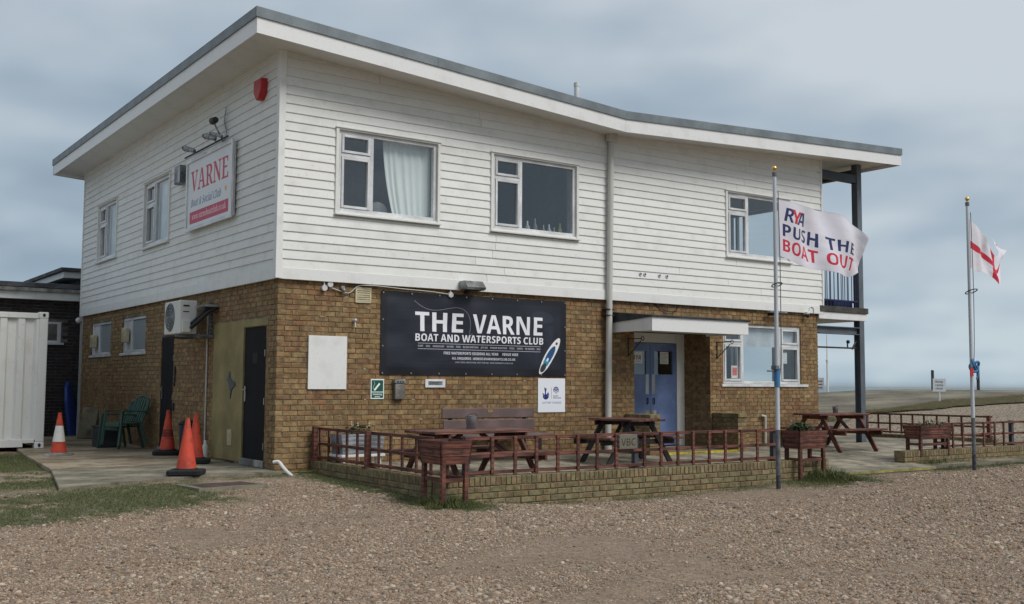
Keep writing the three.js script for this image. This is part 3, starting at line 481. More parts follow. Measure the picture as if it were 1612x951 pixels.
// weatherboards: lapped, one mesh for each length of board
{
  const r = rng(61), N0 = 0.026;
  function board(M4, u0, u1, y, h, m) {
    const prof = [[N0, y - 0.004], [N0 + 0.029, y - 0.004], [N0 + 0.029, y + 0.004], [N0 + 0.011, y + h + 0.012], [N0, y + h + 0.012]], pos = [], uv = [], ou = r() * 20, ov = r() * 20;
    const tri = (a, b, c) => { for (const p of [a, b, c]) { pos.push(...p); uv.push(p[0] * 0.7 + ou, p[1] * 0.7 + ov); } };
    for (let i = 0; i < prof.length; i++) { const [n1, y1] = prof[i], [n2, y2] = prof[(i + 1) % prof.length]; const a = [u0, y1, n1], b = [u1, y1, n1], c = [u1, y2, n2], d = [u0, y2, n2]; tri(a, b, c); tri(a, c, d); }
    for (let i = 1; i < prof.length - 1; i++) { tri([u0, prof[0][1], prof[0][0]], [u0, prof[i + 1][1], prof[i + 1][0]], [u0, prof[i][1], prof[i][0]]); tri([u1, prof[0][1], prof[0][0]], [u1, prof[i][1], prof[i][0]], [u1, prof[i + 1][1], prof[i + 1][0]]); }
    const g = new THREE.BufferGeometry(); g.setAttribute('position', new THREE.Float32BufferAttribute(pos, 3)); g.setAttribute('uv', new THREE.Float32BufferAttribute(uv, 2)); g.computeVertexNormals();
    onWall(g, M4); part(house, 'weatherboard', g, m);
  }
  const ms = [mat.board, mat.board2, mat.board3, mat.board];
  const E = 0.1325;
  function clad(M4, u0, u1, holes, cuts, limit) {
    const y0 = FLOOR1 + 0.012; part(house, 'skirting_board', onWall(box(u0, u1, y0 - 0.05, y0 + 0.115, 0.03, 0.068, 0.004), M4), mat.white);
    for (let k = 0; k < 26; k++) {
      const y = y0 + 0.118 + k * E;
      let segs = []; const cs = [u0, ...cuts, u1]; for (let i = 0; i < cs.length - 1; i++) segs.push([cs[i] + (i ? 0.001 : 0), cs[i + 1]]);
      for (const h of holes) if (y + E > h[2] - 0.065 && y < h[3] + 0.042) segs = segs.flatMap(([p, s]) => s <= h[0] - 0.05 || p >= h[1] + 0.05 ? [[p, s]] : [[p, h[0] - 0.05], [h[1] + 0.05, s]].filter(e => e[1] - e[0] > 0.03));
      for (const h of holes) { // boards trimmed to fit over a head or under a sill
        const hd = h[3] + 0.042, sl = h[2] - 0.065;
        if (y < hd && y + E > hd + 0.015) board(M4, h[0] - 0.049, h[1] + 0.049, hd, y + E - hd, ms[Math.floor(r() * 4)]);
        if (y < sl - 0.015 && y + E > sl) board(M4, h[0] - 0.049, h[1] + 0.049, y, sl - y - 0.012, ms[Math.floor(r() * 4)]);
      }
      for (let [p, s] of segs) {
        const ok = limit(p, s, y + 0.02); if (!ok) continue; [p, s] = ok;
        if (s - p > 3.2 && r() < 0.75) { const m = p + (0.3 + r() * 0.4) * (s - p); board(M4, p, m - 0.003, y + (r() - 0.5) * 0.004, E, ms[Math.floor(r() * 4)]); board(M4, m + 0.003, s, y + (r() - 0.5) * 0.004, E, ms[Math.floor(r() * 4)]); } else board(M4, p, s, y + (r() - 0.5) * 0.003, E, ms[Math.floor(r() * 4)]);
      }
    }
  }
  clad(FRONT, 0.0, HX + 0.10, F_UP, [6.06], (p, s, y) => { const mid = x => roofBot(x) + 0.14; if (y < roofBot(5.97) + 0.1) return [p, s]; let a = p, b = s; if (s < 6.2) { while (b > a + 0.1 && mid(b) < y) b -= 0.05; } else { while (a < b - 0.1 && mid(a) < y) a += 0.05; } return b - a > 0.15 && mid((a + b) / 2) > y - 0.02 ? [a, b] : null; });
  clad(LEFT, HZ - 0.02, -0.0, L_UP, [-7.3, -3.0], (p, s, y) => y < 6.12 ? [p, s] : null);
  part(house, 'corner_trim', [box(-0.072, 0.03, FLOOR1 - 0.03, 6.1, 0.031, 0.072, 0.004), box(-0.072, -0.031, FLOOR1 - 0.03, 6.1, -0.03, 0.0305, 0.004)], mat.white);
  part(house, 'corner_trim', box(HX + 0.1, HX + 0.14, FLOOR1 - 0.03, 5.95, -0.1, 0.068, 0.004), mat.white);
  part(house, 'corner_trim', onWall(box(HZ - 0.06, HZ - 0.02, FLOOR1 - 0.03, 6.1, -0.1, 0.068, 0.004), LEFT), mat.white);
  part(house, 'end_lining', box(HX - 0.25, HX + 0.1, FLOOR1 + 0.1, 5.7, -0.26, -0.1, 0), mat.white);
}
// roof
{
  const z0 = HZ - 0.5, z1 = 0.65, xa = -0.66, xv = 5.97, xb = 13.73;
  const strip = (dyTop, dyBot, za, zb, xs = [xa, xv, xb]) => { const o = [...xs.map(x => [x, roofTop(x) + dyTop]), ...xs.slice().reverse().map(x => [x, roofTop(x) + dyBot])]; return plate(o, zb - za).translate(0, 0, za); };
  const roof = part(house, 'roof', strip(-0.035, -0.20, z0 + 0.03, z1 - 0.03, [xa + 0.03, xv, xb - 0.03]), mat.felt);
  part(roof, 'soffit', strip(-0.24, -0.275, z0 + 0.02, z1 - 0.025, [xa + 0.025, xv, xb - 0.025]), mat.soffit);
  part(roof, 'fascia', strip(-0.12, -0.35, z1 - 0.024, z1, [xa, xv]), mat.fascia);
  part(roof, 'fascia', strip(-0.12, -0.35, z1 - 0.024, z1, [xv + 0.003, xb]), mat.fascia);
  part(roof, 'fascia', box(xa, xa + 0.024, roofTop(xa) - 0.35, roofTop(xa) - 0.122, z0, z1 - 0.025, 0), mat.fascia);
  part(roof, 'fascia', box(xb - 0.024, xb, roofTop(xb) - 0.35, roofTop(xb) - 0.122, z0, z1 - 0.025, 0), mat.fascia);
  part(roof, 'fascia', strip(-0.12, -0.35, z0, z0 + 0.024), mat.fascia);
  const cap = (a, b) => part(roof, 'metal_edge', [strip(0.0, -0.128, z1 - 0.005, z1 + 0.022, [a, b]), strip(0.012, 0.0, z1 - 0.14, z1 + 0.022, [a, b])], mat.trim);
  cap(xa - 0.02, 2.2); cap(2.204, xv); cap(xv + 0.002, 8.9); cap(8.904, xb + 0.02);
  part(roof, 'metal_edge', [box(xa - 0.022, xa + 0.004, roofTop(xa) - 0.13, roofTop(xa), z0 - 0.02, z1 - 0.006, 0), box(xa - 0.022, xa + 0.12, roofTop(xa) - 0.002, roofTop(xa) + 0.012, z0 - 0.02, z1 - 0.145, 0)], mat.trim);
  part(roof, 'metal_edge', [box(xb - 0.004, xb + 0.022, roofTop(xb) - 0.13, roofTop(xb), z0 - 0.02, z1 - 0.006, 0)], mat.trim);
  part(roof, 'flue_pipe', [cyl([8.6, 5.7, -4], [8.6, 7.9, -4], 0.06, 0.06, 14), cyl([8.6, 7.84, -4], [8.6, 7.92, -4], 0.068, 0.068, 14)], mat.upvc);
}
// downpipe
{
  part(house, 'downpipe', [cyl([6.05, 2.62, 0.115], [6.09, 5.62, 0.13], 0.052, 0.052, 14), box(6.0, 6.19, 5.48, 5.66, 0.07, 0.2, 0.01), cyl([6.05, 0.06, 0.075], [6.05, 2.62, 0.115], 0.055, 0.055, 14)], mat.pipe);
  part(house, 'pipe_clip', [box(5.97, 6.13, 2.51, 2.535, 0.0, 0.165, 0.002), box(5.97, 6.13, 2.41, 2.43, 0.0, 0.165, 0.002)], mat.iron);
  part(house, 'pipe_shoe', cyl([6.05, 0.06, 0.08], [6.05, 0.2, 0.078], 0.064, 0.064, 14), mat.pipe);
  part(house, 'waste_pipe', [cyl([10.06, -0.02, 0.05], [10.06, 0.62, 0.05], 0.024), cyl([10.06, 0.62, 0.05], [9.94, 0.65, 0.05], 0.024), sph(10.06, 0.62, 0.05, 0.026)], mat.pipe);
  part(house, 'waste_pipe', tube([[-0.03, 0.11, 0.05], [0.02, 0.12, 0.1], [0.05, 0.04, 0.22], [0.08, -0.05, 0.42], [0.12, -0.1, 0.58]], 0.026, 8), mat.reflective);
  part(house, 'step', box(0.04, 0.52, -0.25, -0.03, 0.004, 0.16, 0.008), mat.concrete2);
  part(house, 'step_line', box(0.05, 0.515, -0.032, -0.018, 0.155, 0.175, 0), mat.fadedYellow);
}
// windows
function windowUnit(M4, q, n, cols, o = {}) {
  const [u0, u1, y0, y1] = q, w = new THREE.Group(); w.name = 'window'; house.add(w);
  const B = (a, b, c, d, e, f, ch = 0.004) => onWall(box(a, b, c, d, e, f, ch), M4), fr = 0.055;
  const fs = [B(u0, u0 + fr, y0, y1, n - 0.07, n), B(u1 - fr, u1, y0, y1, n - 0.07, n), B(u0 + fr + 0.0005, u1 - fr - 0.0005, y0, y0 + fr, n - 0.07, n), B(u0 + fr + 0.0005, u1 - fr - 0.0005, y1 - fr, y1, n - 0.07, n)];
  const wd = u1 - u0; let a = u0 + fr;
  cols.forEach((c, i) => {
    const end = i === cols.length - 1 ? u1 - fr : u0 + wd * c.to;
    if (i < cols.length - 1) fs.push(B(end - 0.03, end + 0.03, y0 + fr + 0.001, y1 - fr - 0.001, n - 0.07, n - 0.001));
    const lo = a + (i ? 0.03 : 0), hi = end - (i < cols.length - 1 ? 0.03 : 0), cells = c.bar ? [[y0 + fr, y0 + (y1 - y0) * c.bar - 0.028], [y0 + (y1 - y0) * c.bar + 0.028, y1 - fr]] : [[y0 + fr, y1 - fr]];
    if (c.bar) fs.push(B(lo + 0.0005, hi - 0.0005, cells[0][1], cells[1][0], n - 0.07, n - 0.002));
    cells.forEach(([b0, b1], k) => {
      const s = c.sash ? 0.042 : 0.012;
      if (c.sash) part(w, 'sash', [B(lo + 0.003, lo + s, b0 + 0.003, b1 - 0.003, n - 0.06, n + 0.014), B(hi - s, hi - 0.003, b0 + 0.003, b1 - 0.003, n - 0.06, n + 0.014), B(lo + s + 0.0004, hi - s - 0.0004, b0 + 0.003, b0 + s, n - 0.06, n + 0.0135), B(lo + s + 0.0004, hi - s - 0.0004, b1 - s, b1 - 0.003, n - 0.06, n + 0.0135)], mat.upvc);
      if (c.panel) part(w, 'blank_panel', B(lo + 0.001, hi - 0.001, b0 + 0.001, b1 - 0.001, n - 0.04, n - 0.02), mat.upvc);
      else part(w, 'pane', onWall(new THREE.PlaneGeometry(hi - lo - s * 2 + 0.006, b1 - b0 - s * 2 + 0.006).translate((lo + hi) / 2, (b0 + b1) / 2, n - 0.03), M4), o.frosted ? mat.frosted : mat.glass);
    });
    a = end;
  });
  part(w, 'frame', fs, mat.upvc);
  if (o.sill) part(w, 'sill', B(u0 - 0.06, u1 + 0.06 + (o.sillRight || 0), y0 - 0.055, y0 - 0.002, n - 0.09, n + 0.06, 0.006), mat.upvc);
  if (o.boards) {
    part(w, 'head_board', B(u0 - 0.06, u1 + 0.06, y1 + 0.022, y1 + 0.04, n - 0.05, n + 0.062, 0.003), mat.board2);
    part(w, 'side_board', B(u0 - 0.05, u0 - 0.002, y0 - 0.03, y1 + 0.02, n - 0.05, n + 0.045, 0.003), mat.board3);
    part(w, 'side_board', B(u1 + 0.002, u1 + 0.05, y0 - 0.03, y1 + 0.02, n - 0.05, n + 0.045, 0.003), mat.board3);
    part(w, 'top_reveal', B(u0 - 0.0015, u1 + 0.0015, y1 + 0.001, y1 + 0.0215, n - 0.05, n + 0.04, 0), mat.board3);
    part(w, 'sill', B(u0 - 0.06, u1 + 0.06, y0 - 0.06, y0 - 0.032, n - 0.05, n + 0.075, 0.004), mat.board2);
    part(w, 'under_sill', B(u0 - 0.0015, u1 + 0.0015, y0 - 0.031, y0 - 0.001, n - 0.05, n + 0.03, 0.0), mat.board3);
  }
  return w;
}
for (const q of F_UP) windowUnit(FRONT, q, 0.03, [{ to: 0.33, bar: 0.70, sash: true }, { to: 1 }], { boards: true });
for (const q of L_UP) windowUnit(LEFT, q, 0.03, [{ to: 0.40, bar: 0.66, sash: true }, { to: 1 }], { boards: true });
windowUnit(FRONT, F_LOW[1], -0.03, [{ to: 0.25, bar: 0.68, sash: true }, { to: 0.735 }, { to: 1, bar: 0.66, sash: true }], { sill: true, sillRight: 0.12 });
for (const q of L_LOW.slice(2)) { windowUnit(LEFT, q, -0.03, [{ to: 0.36, panel: true }, { to: 1 }], { sill: true, frosted: true }); }
for (const q of R_UP) windowUnit(RIGHT.clone().setPosition(HX, 0, 0), q, -0.05, [{ to: 0.33 }, { to: 0.66 }, { to: 1 }]);
for (const q of R_LOW) windowUnit(RIGHT.clone().setPosition(HX, 0, 0), q, -0.05, [{ to: 0.33 }, { to: 0.66 }, { to: 1 }]);
// extractor boxes on the two small windows
[['cream extractor box on the small window near the building\'s far end', -10.13, 2.1], ['cream extractor box on the small window near the air conditioner', -7.64, 2.15]].forEach(([l, u, y]) => { const t = thing('extractor_fan', l, 'fan box', [0, y, u]); part(t, 'housing', onWall(box(-0.13, 0.13, -0.14, 0.14, -0.02, 0.07, 0.012), LEFT), mat.cream); part(t, 'grille', onWall(merge([-0.07, -0.035, 0, 0.035, 0.07].map(d => box(-0.09, 0.09, d - 0.008, d + 0.008, 0.0705, 0.082, 0.002))), LEFT), mat.cream); });
// side doors and the painted panel
{
  const P = (a, b, c, d, e, f, ch = 0.004) => onWall(box(a, b, c, d, e, f, ch), LEFT);
  part(house, 'painted_panel', P(-2.55, -1.25, 0.03, 2.16, -0.018, 0.012), mat.olive);
  part(house, 'painted_panel', P(-1.248, -0.31, 2.05, 2.158, -0.018, 0.0115), mat.olive);
  const door = (u0, u1, y0, y1, hu) => {
    const d = new THREE.Group(); d.name = 'side_door'; house.add(d);
    part(d, 'leaf', P(u0 + 0.005, u1 - 0.005, y0, y1, -0.06, -0.012), mat.blackdoor);
    part(d, 'handle', [P(hu - 0.02, hu + 0.02, (y0 + y1) / 2 - 0.13, (y0 + y1) / 2 + 0.1, -0.0115, 0.0, 0.002), onWall(cyl([hu, (y0 + y1) / 2 + 0.04, 0.03], [hu + 0.11, (y0 + y1) / 2 + 0.04, 0.03], 0.009), LEFT), onWall(cyl([hu, (y0 + y1) / 2 + 0.04, -0.012], [hu, (y0 + y1) / 2 + 0.04, 0.03], 0.009), LEFT)], mat.steel);
    for (const y of [0.3, 0.95, 1.65]) part(d, 'hinge', P(u1 - 0.035, u1 - 0.015, y - 0.05, y + 0.05, -0.011, 0.004, 0.002), mat.steel);
    return d;
  };
  const d1 = door(-1.245, -0.40, 0.10, 2.04, -1.18); door(-5.33, -4.60, 0.06, 2.03, -5.25);
  part(d1, 'cover_plate', P(-0.92, -0.72, 1.5, 1.66, -0.0115, -0.009, 0), mat.rubber);
  part(house, 'door_sill', P(-1.27, -0.36, 0.0, 0.098, -0.1, 0.03, 0.006), mat.paleGrey);
  part(house, 'door_sill', P(-5.35, -4.58, 0.013, 0.058, -0.1, 0.02, 0.006), mat.paleGrey);
  part(house, 'door_pier_facing', P(-0.398, -0.30, -0.05, 2.05, -0.1, -0.004, 0.003), toneMats[5]);
  part(house, 'vent_grille', [P(-1.80, -1.63, 0.26, 0.50, 0.0125, 0.03, 0.004), P(-1.78, -1.65, 0.3, 0.46, 0.0305, 0.038, 0.002)], mat.cream);
  part(house, 'door_bolt', [P(-4.52, -4.46, 1.22, 1.5, 0.004, 0.02, 0.002), P(-4.50, -4.47, 1.15, 1.21, 0.004, 0.03, 0.002), P(-4.55, -4.48, 0.72, 0.86, 0.004, 0.025, 0.002)], mat.iron);
  part(house, 'conduit', [onWall(cyl([-2.83, 0.05, 0.02], [-2.83, 2.3, 0.02], 0.013), LEFT)], mat.pipe);
}
// entrance canopy
{
  const c = new THREE.Group(); c.name = 'entrance_canopy'; house.add(c);
  const x0 = 6.19, x1 = 8.52, z = 1.05;
  part(c, 'front_fascia', box(x0, x1, 2.125, 2.36, z - 0.022, z, 0.003), mat.fascia);
  part(c, 'side_fascia', box(x0 - 0.003, x0 + 0.02, 2.13, 2.358, 0.004, z - 0.023, 0.003), mat.white);
  part(c, 'side_fascia', box(x1 - 0.02, x1 + 0.003, 2.13, 2.358, 0.004, z - 0.023, 0.003), mat.white);
  part(c, 'canopy_soffit', box(x0 + 0.021, x1 - 0.021, 2.17, 2.19, 0.004, z - 0.023, 0), mat.white);
  const pr = [[0.004, 2.3], [z + 0.03, 2.362], [z + 0.03, 2.385], [0.004, 2.49]];
  part(c, 'felt_roof', plate(pr.map(p => [p[0], p[1]]), x1 - x0 + 0.06).rotateY(-Math.PI / 2).translate(x1 + 0.03, 0, 0), mat.felt);
  for (const x of [6.58, 8.80]) part(house, 'hanging_bracket', [box(x - 0.012, x + 0.012, 1.72, 2.05, 0.004, 0.014, 0.002), cyl([x, 2.03, 0.014], [x, 2.03, 0.36], 0.008), cyl([x, 1.74, 0.014], [x, 1.99, 0.34], 0.008), new THREE.TorusGeometry(0.035, 0.007, 6, 12).rotateY(Math.PI / 2).translate(x, 2.03, 0.385)], mat.iron);
}
// low brick cheeks either side of the door step, and the step itself
for (const [x0, x1, label] of [[6.5, 6.74, 'low brick cheek wall beside the downpipe'], [8.66, 8.88, 'low brick cheek wall under the office window end']]) {
  const t = thing('porch_cheek_wall', label, 'wall', [(x0 + x1) / 2, -0.05, 0.33]), r = rng(Math.floor(x0 * 10)), cx = (x0 + x1) / 2, h = (x1 - x0) / 2;
  part(t, 'core', box(-h + 0.01, h - 0.01, 0, 0.70, -0.30, 0.31, 0), mat.mortar);
  for (let k = 0; k < 9; k++) for (let j = 0; j < 3; j++) { const a = -0.32 + (k % 2 ? -0.11 : 0) + j * 0.225, p = Math.max(a, -0.322) + 0.004, q = Math.min(a + 0.225 + (j === 2 && k % 2 ? 0.225 : 0), 0.322) - 0.004; part(t, 'brick', box(-h, h, k * 0.0755, k * 0.0755 + 0.066, p, q, 0.004), k > 6 ? wallTones[Math.floor(r() * 6)] : (r() < 0.5 ? toneMats[5] : toneMats[7])); }
  part(t, 'coping', box(-h - 0.01, h + 0.01, 0.685, 0.765, -0.325, 0.335, 0.01), wallTones[5]);
}
{
  const t = thing('door_step', 'concrete door step with bright yellow painted edges', 'step', [7.7, -0.05, 0.35]);
  part(t, 'tread', box(-0.955, 0.955, 0, 0.10, -0.35, 0.32, 0.008), mat.concrete);
  part(t, 'painted_nosing', box(-0.95, 0.95, 0.045, 0.108, 0.3205, 0.335, 0.003), mat.yellow);
  part(t, 'painted_nosing', box(-0.95, 0.95, 0.1005, 0.106, 0.24, 0.318, 0), mat.yellow);
  part(house, 'painted_threshold', box(6.72, 8.65, 0.02, 0.072, -0.0035, 0.004, 0), mat.yellow);
}
// balcony side of the house
{
  const z0 = HZ, x0 = HX + 0.005, x1 = 13.2;
  const b = new THREE.Group(); b.name = 'balcony'; house.add(b);
  part(b, 'deck', box(x0, x1 + 0.08, 2.75, 2.87, z0, 0.09, 0.006), M([0.10, 0.095, 0.085], { map: T_grain, rough: 0.9 }));
  part(b, 'fascia', box(x0 - 0.02, x1 + 0.05, 2.60, 2.748, 0.03, 0.06, 0.003), mat.fascia);
  part(b, 'fascia', box(x1 + 0.021, x1 + 0.05, 2.60, 2.748, z0, 0.028, 0.003), mat.fascia);
  part(b, 'joist_board', box(x0, x1 + 0.02, 2.60, 2.66, z0, 0.028, 0), mat.soffit);
  for (const z of [-0.02, -3.7, -7.4, -11.0]) {
    part(b, 'column', [box(13.02, 13.17, -0.1, 2.6, z - 0.075, z - 0.06, 0), box(13.02, 13.17, -0.1, 2.6, z + 0.06, z + 0.075, 0), box(13.085, 13.105, -0.1, 2.6, z - 0.06, z + 0.06, 0), box(12.97, 13.22, -0.02, 0.005, z - 0.12, z + 0.12, 0)], mat.columnGrey);
    part(b, 'column', [box(13.02, 13.17, 2.87, 5.98, z - 0.075, z + 0.075, 0.004)], mat.columnGrey);
    part(b, 'cross_beam', [box(x0, 13.02, 2.30, 2.318, z - 0.07, z + 0.07, 0), box(x0, 13.02, 2.44, 2.458, z - 0.07, z + 0.07, 0), box(x0, 13.02, 2.3185, 2.4395, z - 0.008, z + 0.008, 0)], mat.columnGrey);
    part(b, 'roof_beam', box(x0, 13.02, 5.55, 5.72, z - 0.06, z + 0.06, 0.003), mat.blueSteel);
  }
  part(b, 'edge_beam', box(13.03, 13.16, 5.7, 5.86, z0, -0.1, 0.003), mat.blueSteel);
  // railings: front and long side
  part(b, 'rail', [box(x0 + 0.02, 13.02, 3.88, 3.92, -0.0, 0.04, 0.003), box(x0 + 0.02, 13.02, 2.99, 3.02, 0.005, 0.035, 0.003)], mat.railBlue);
  for (let x = x0 + 0.06; x < 13.0; x += 0.115) part(b, 'baluster', cyl([x, 2.872, 0.02], [x, 3.88, 0.02], 0.009, 0.009, 6), mat.railBlue);
  part(b, 'rail', [box(13.09, 13.13, 3.88, 3.92, z0, -0.1, 0.003), box(13.095, 13.125, 2.99, 3.02, z0, -0.1, 0.003)], mat.railBlue);
  for (let z = -0.2; z > z0 + 0.1; z -= 0.115) part(b, 'baluster', cyl([13.11, 2.872, z], [13.11, 3.88, z], 0.009, 0.009, 5), mat.railBlue);
  part(house, 'awning_bar', [cyl([x0, 2.02, -0.02], [13.02, 2.02, -0.02], 0.018, 0.018, 8), cyl([12.7, 2.02, -0.02], [12.7, 2.14, -0.02], 0.015), sph(12.72, 2.15, -0.02, 0.04), cyl([12.85, 2.0, -0.02], [12.98, 2.16, -0.02], 0.02)], mat.iron);
}
single('storage_box', 'small blue box at the foot of the balcony column', 'box', box(-0.3, 0.3, 0, 0.16, -0.14, 0.14, 0.02), mat.railBlue, [12.66, 2.872, -0.22]);

// ---------------------------------------------------------------- signs and fittings on the front wall
function signBoard(name, label, cat, M4, u0, u1, y0, y1, n, thick, draw, pxw, back = mat.white, rough = 0.5) {
  const c = V((u0 + u1) / 2, (y0 + y1) / 2, n).applyMatrix4(M4), t = thing(name, label, cat, [c.x, c.y, c.z]); const w = u1 - u0, h = y1 - y0, rot = new THREE.Matrix4().extractRotation(M4);
  part(t, 'board', onWall(box(-w / 2, w / 2, -h / 2, h / 2, 0, thick, Math.min(0.003, thick / 3)), rot), back);
  if (draw) part(t, 'print', onWall(new THREE.PlaneGeometry(w - 0.006, h - 0.006).translate(0, 0, thick + 0.0015), rot), M([1, 1, 1], { map: canvasTex(pxw, Math.round(pxw * h / w), draw), rough }));
  return t;
}
{ // the big dark banner: a sheet with slight ripples, lettering printed on it, an eyelet at each fixing
  const w = 3.53, h = 1.265, t = thing('club_banner', 'large dark navy vinyl banner with white lettering fixed to the brick wall', 'banner', [3.41, 1.985, 0.012]);
  const tex = canvasTex(1600, 574, (x, W, H) => {
    x.fillStyle = '#14161f'; x.fillRect(0, 0, W, H);
    x.fillStyle = '#1c202c'; x.fillRect(45, 40, 1500, 480);
    const r = rng(8); for (let i = 0; i < 240; i++) { x.fillStyle = `rgba(${r() < 0.5 ? '60,66,84' : '10,12,18'},${0.05 + r() * 0.09})`; x.fillRect(45 + r() * 500, 40 + r() * 480, 60 + r() * 260, 2 + r() * 7); }
    for (let i = 0; i < 14; i++) { x.fillStyle = `rgba(80,84,98,${0.05 + r() * 0.06})`; x.fillRect(1190 + r() * 260, 150 + r() * 80, 14 + r() * 60, 60 + r() * 260); }
    x.fillStyle = 'rgba(96,98,112,0.22)'; x.beginPath(); x.ellipse(1370, 130, 105, 46, 0.06, 0, 7); x.fill();
    x.strokeStyle = 'rgba(190,190,195,0.75)'; x.lineWidth = 3; x.beginPath(); x.moveTo(260, 55); x.bezierCurveTo(380, 150, 470, 110, 560, 96); x.bezierCurveTo(690, 70, 735, 150, 722, 250); x.bezierCurveTo(712, 285, 735, 300, 740, 270); x.stroke();
    x.textBaseline = 'alphabetic';
    fitText(x, 'THE', 262, 268, 415, 'bold 190px sans-serif', '#e9e9ee', 'left'); fitText(x, 'VARNE', 742, 268, 640, 'bold 190px sans-serif', '#e9e9ee', 'left');
    fitText(x, 'BOAT AND WATERSPORTS CLUB', 262, 336, 1122, 'bold 72px sans-serif', '#e9e9ee', 'left');
    x.fillStyle = '#c9c9d0'; x.fillRect(290, 350, 1065, 3); x.fillRect(290, 389, 1065, 3);
    fitText(x, 'SURF    SAIL    WINDSURF    KAYAK    FISH    BLOW KARTING    JET SKI    POWER BOATING    POOL    DARTS    FB SHOWS    BAR', 290, 377, 1065, 'bold 18px sans-serif', '#b9bac4', 'left');
    fitText(x, 'FREE WATERSPORTS SESSIONS ALL YEAR     VENUE HIRE', 500, 426, 650, 'bold 27px sans-serif', '#d5d5dc', 'left');
    fitText(x, 'ALL ENQUIRIES : MEMSEC@VARNEBOATCLUB.CO.UK', 570, 461, 555, 'bold 24px sans-serif', '#d5d5dc', 'left');
    fitText(x, 'COAST DRIVE, GREATSTONE, KENT TN28 8NR   WWW.VARNEBOATCLUB.CO.UK', 595, 486, 510, 'bold 15px sans-serif', '#aaaab4', 'left');
    x.save(); x.translate(1440, 420); x.rotate(0.60); x.fillStyle = '#e8e9ea'; x.beginPath(); x.ellipse(0, 0, 40, 165, 0, 0, 7); x.fill(); x.fillStyle = '#24507f'; x.beginPath(); x.ellipse(0, 5, 27, 95, 0, 0, 7); x.fill(); x.fillStyle = '#2f87a8'; x.beginPath(); x.ellipse(0, 60, 25, 34, 0, 0, 7); x.fill(); x.fillStyle = '#38383c'; x.beginPath(); x.ellipse(0, 108, 22, 40, 0, 0, 7); x.fill(); x.fillStyle = '#e8e9ea'; x.fillRect(-7, 20, 14, 28); x.fillStyle = '#7d2832'; x.fillRect(-9, -125, 18, 20); x.restore();
  });
  const g = new THREE.PlaneGeometry(w, h, 70, 26), p = g.attributes.position; for (let i = 0; i < p.count; i++) { const u = p.getX(i), v = p.getY(i), e = Math.min(1, (w / 2 - Math.abs(u)) * 6) * Math.min(1, (h / 2 - Math.abs(v)) * 6); p.setZ(i, 0.004 + e * ((fbm(u * 1.4 + 3, v * 2.2 + 5, 700, 3) - 0.35) * 0.035 + 0.006 * Math.sin((u * 2 + v * 3.2) * 2.4))); } g.computeVertexNormals();
  part(t, 'sheet', g, M([1, 1, 1], { map: tex, rough: 0.42 }));
  part(t, 'hem', [box(-w / 2, w / 2, -h / 2 - 0.003, -h / 2 + 0.004, 0, 0.006, 0), box(-w / 2, w / 2, h / 2 - 0.004, h / 2 + 0.003, 0, 0.006, 0)], mat.rubber);
  for (let i = 0; i < 8; i++) for (const s of [-1, 1]) part(t, 'eyelet', new THREE.CylinderGeometry(0.014, 0.014, 0.006, 8).rotateX(Math.PI / 2).translate(-w / 2 + 0.03 + i * (w - 0.06) / 7, s * (h / 2 - 0.025), 0.014), mat.steel);
  for (const v of [-0.2, 0.2]) for (const s of [-1, 1]) part(t, 'eyelet', new THREE.CylinderGeometry(0.014, 0.014, 0.006, 8).rotateX(Math.PI / 2).translate(s * (w / 2 - 0.03), v, 0.014), mat.steel);
}
signBoard('blank_notice_board', 'blank white notice board screwed to the brick wall', 'board', FRONT, 0.476, 1.086, 1.13, 1.905, 0.006, 0.02, null, 0);
signBoard('smoking_area_sign', 'small green and white smoking area sign under the banner', 'sign', FRONT, 1.49, 1.715, 0.985, 1.285, 0.006, 0.008, (x, W, H) => {
  x.fillStyle = '#e6ece9'; x.fillRect(0, 0, W, H); x.fillStyle = '#0f4f43'; x.fillRect(W * .06, H * .05, W * .88, H * .58); x.fillRect(W * .06, H * .67, W * .88, H * .28);
  x.save(); x.translate(W * .5, H * .36); x.rotate(-0.85); x.fillStyle = '#f0f2ee'; x.fillRect(-W * .36, -W * .06, W * .62, W * .13); x.restore(); x.strokeStyle = '#9fc2b6'; x.lineWidth = 7; x.beginPath(); x.moveTo(W * .2, H * .5); x.bezierCurveTo(W * .1, H * .35, W * .4, H * .3, W * .25, H * .12); x.stroke();
  fitText(x, 'Smoking', W / 2, H * .80, W * .72, `bold ${Math.round(H * .12)}px sans-serif`, '#f0f2ee'); fitText(x, 'area', W / 2, H * .92, W * .4, `bold ${Math.round(H * .12)}px sans-serif`, '#f0f2ee');
}, 192);
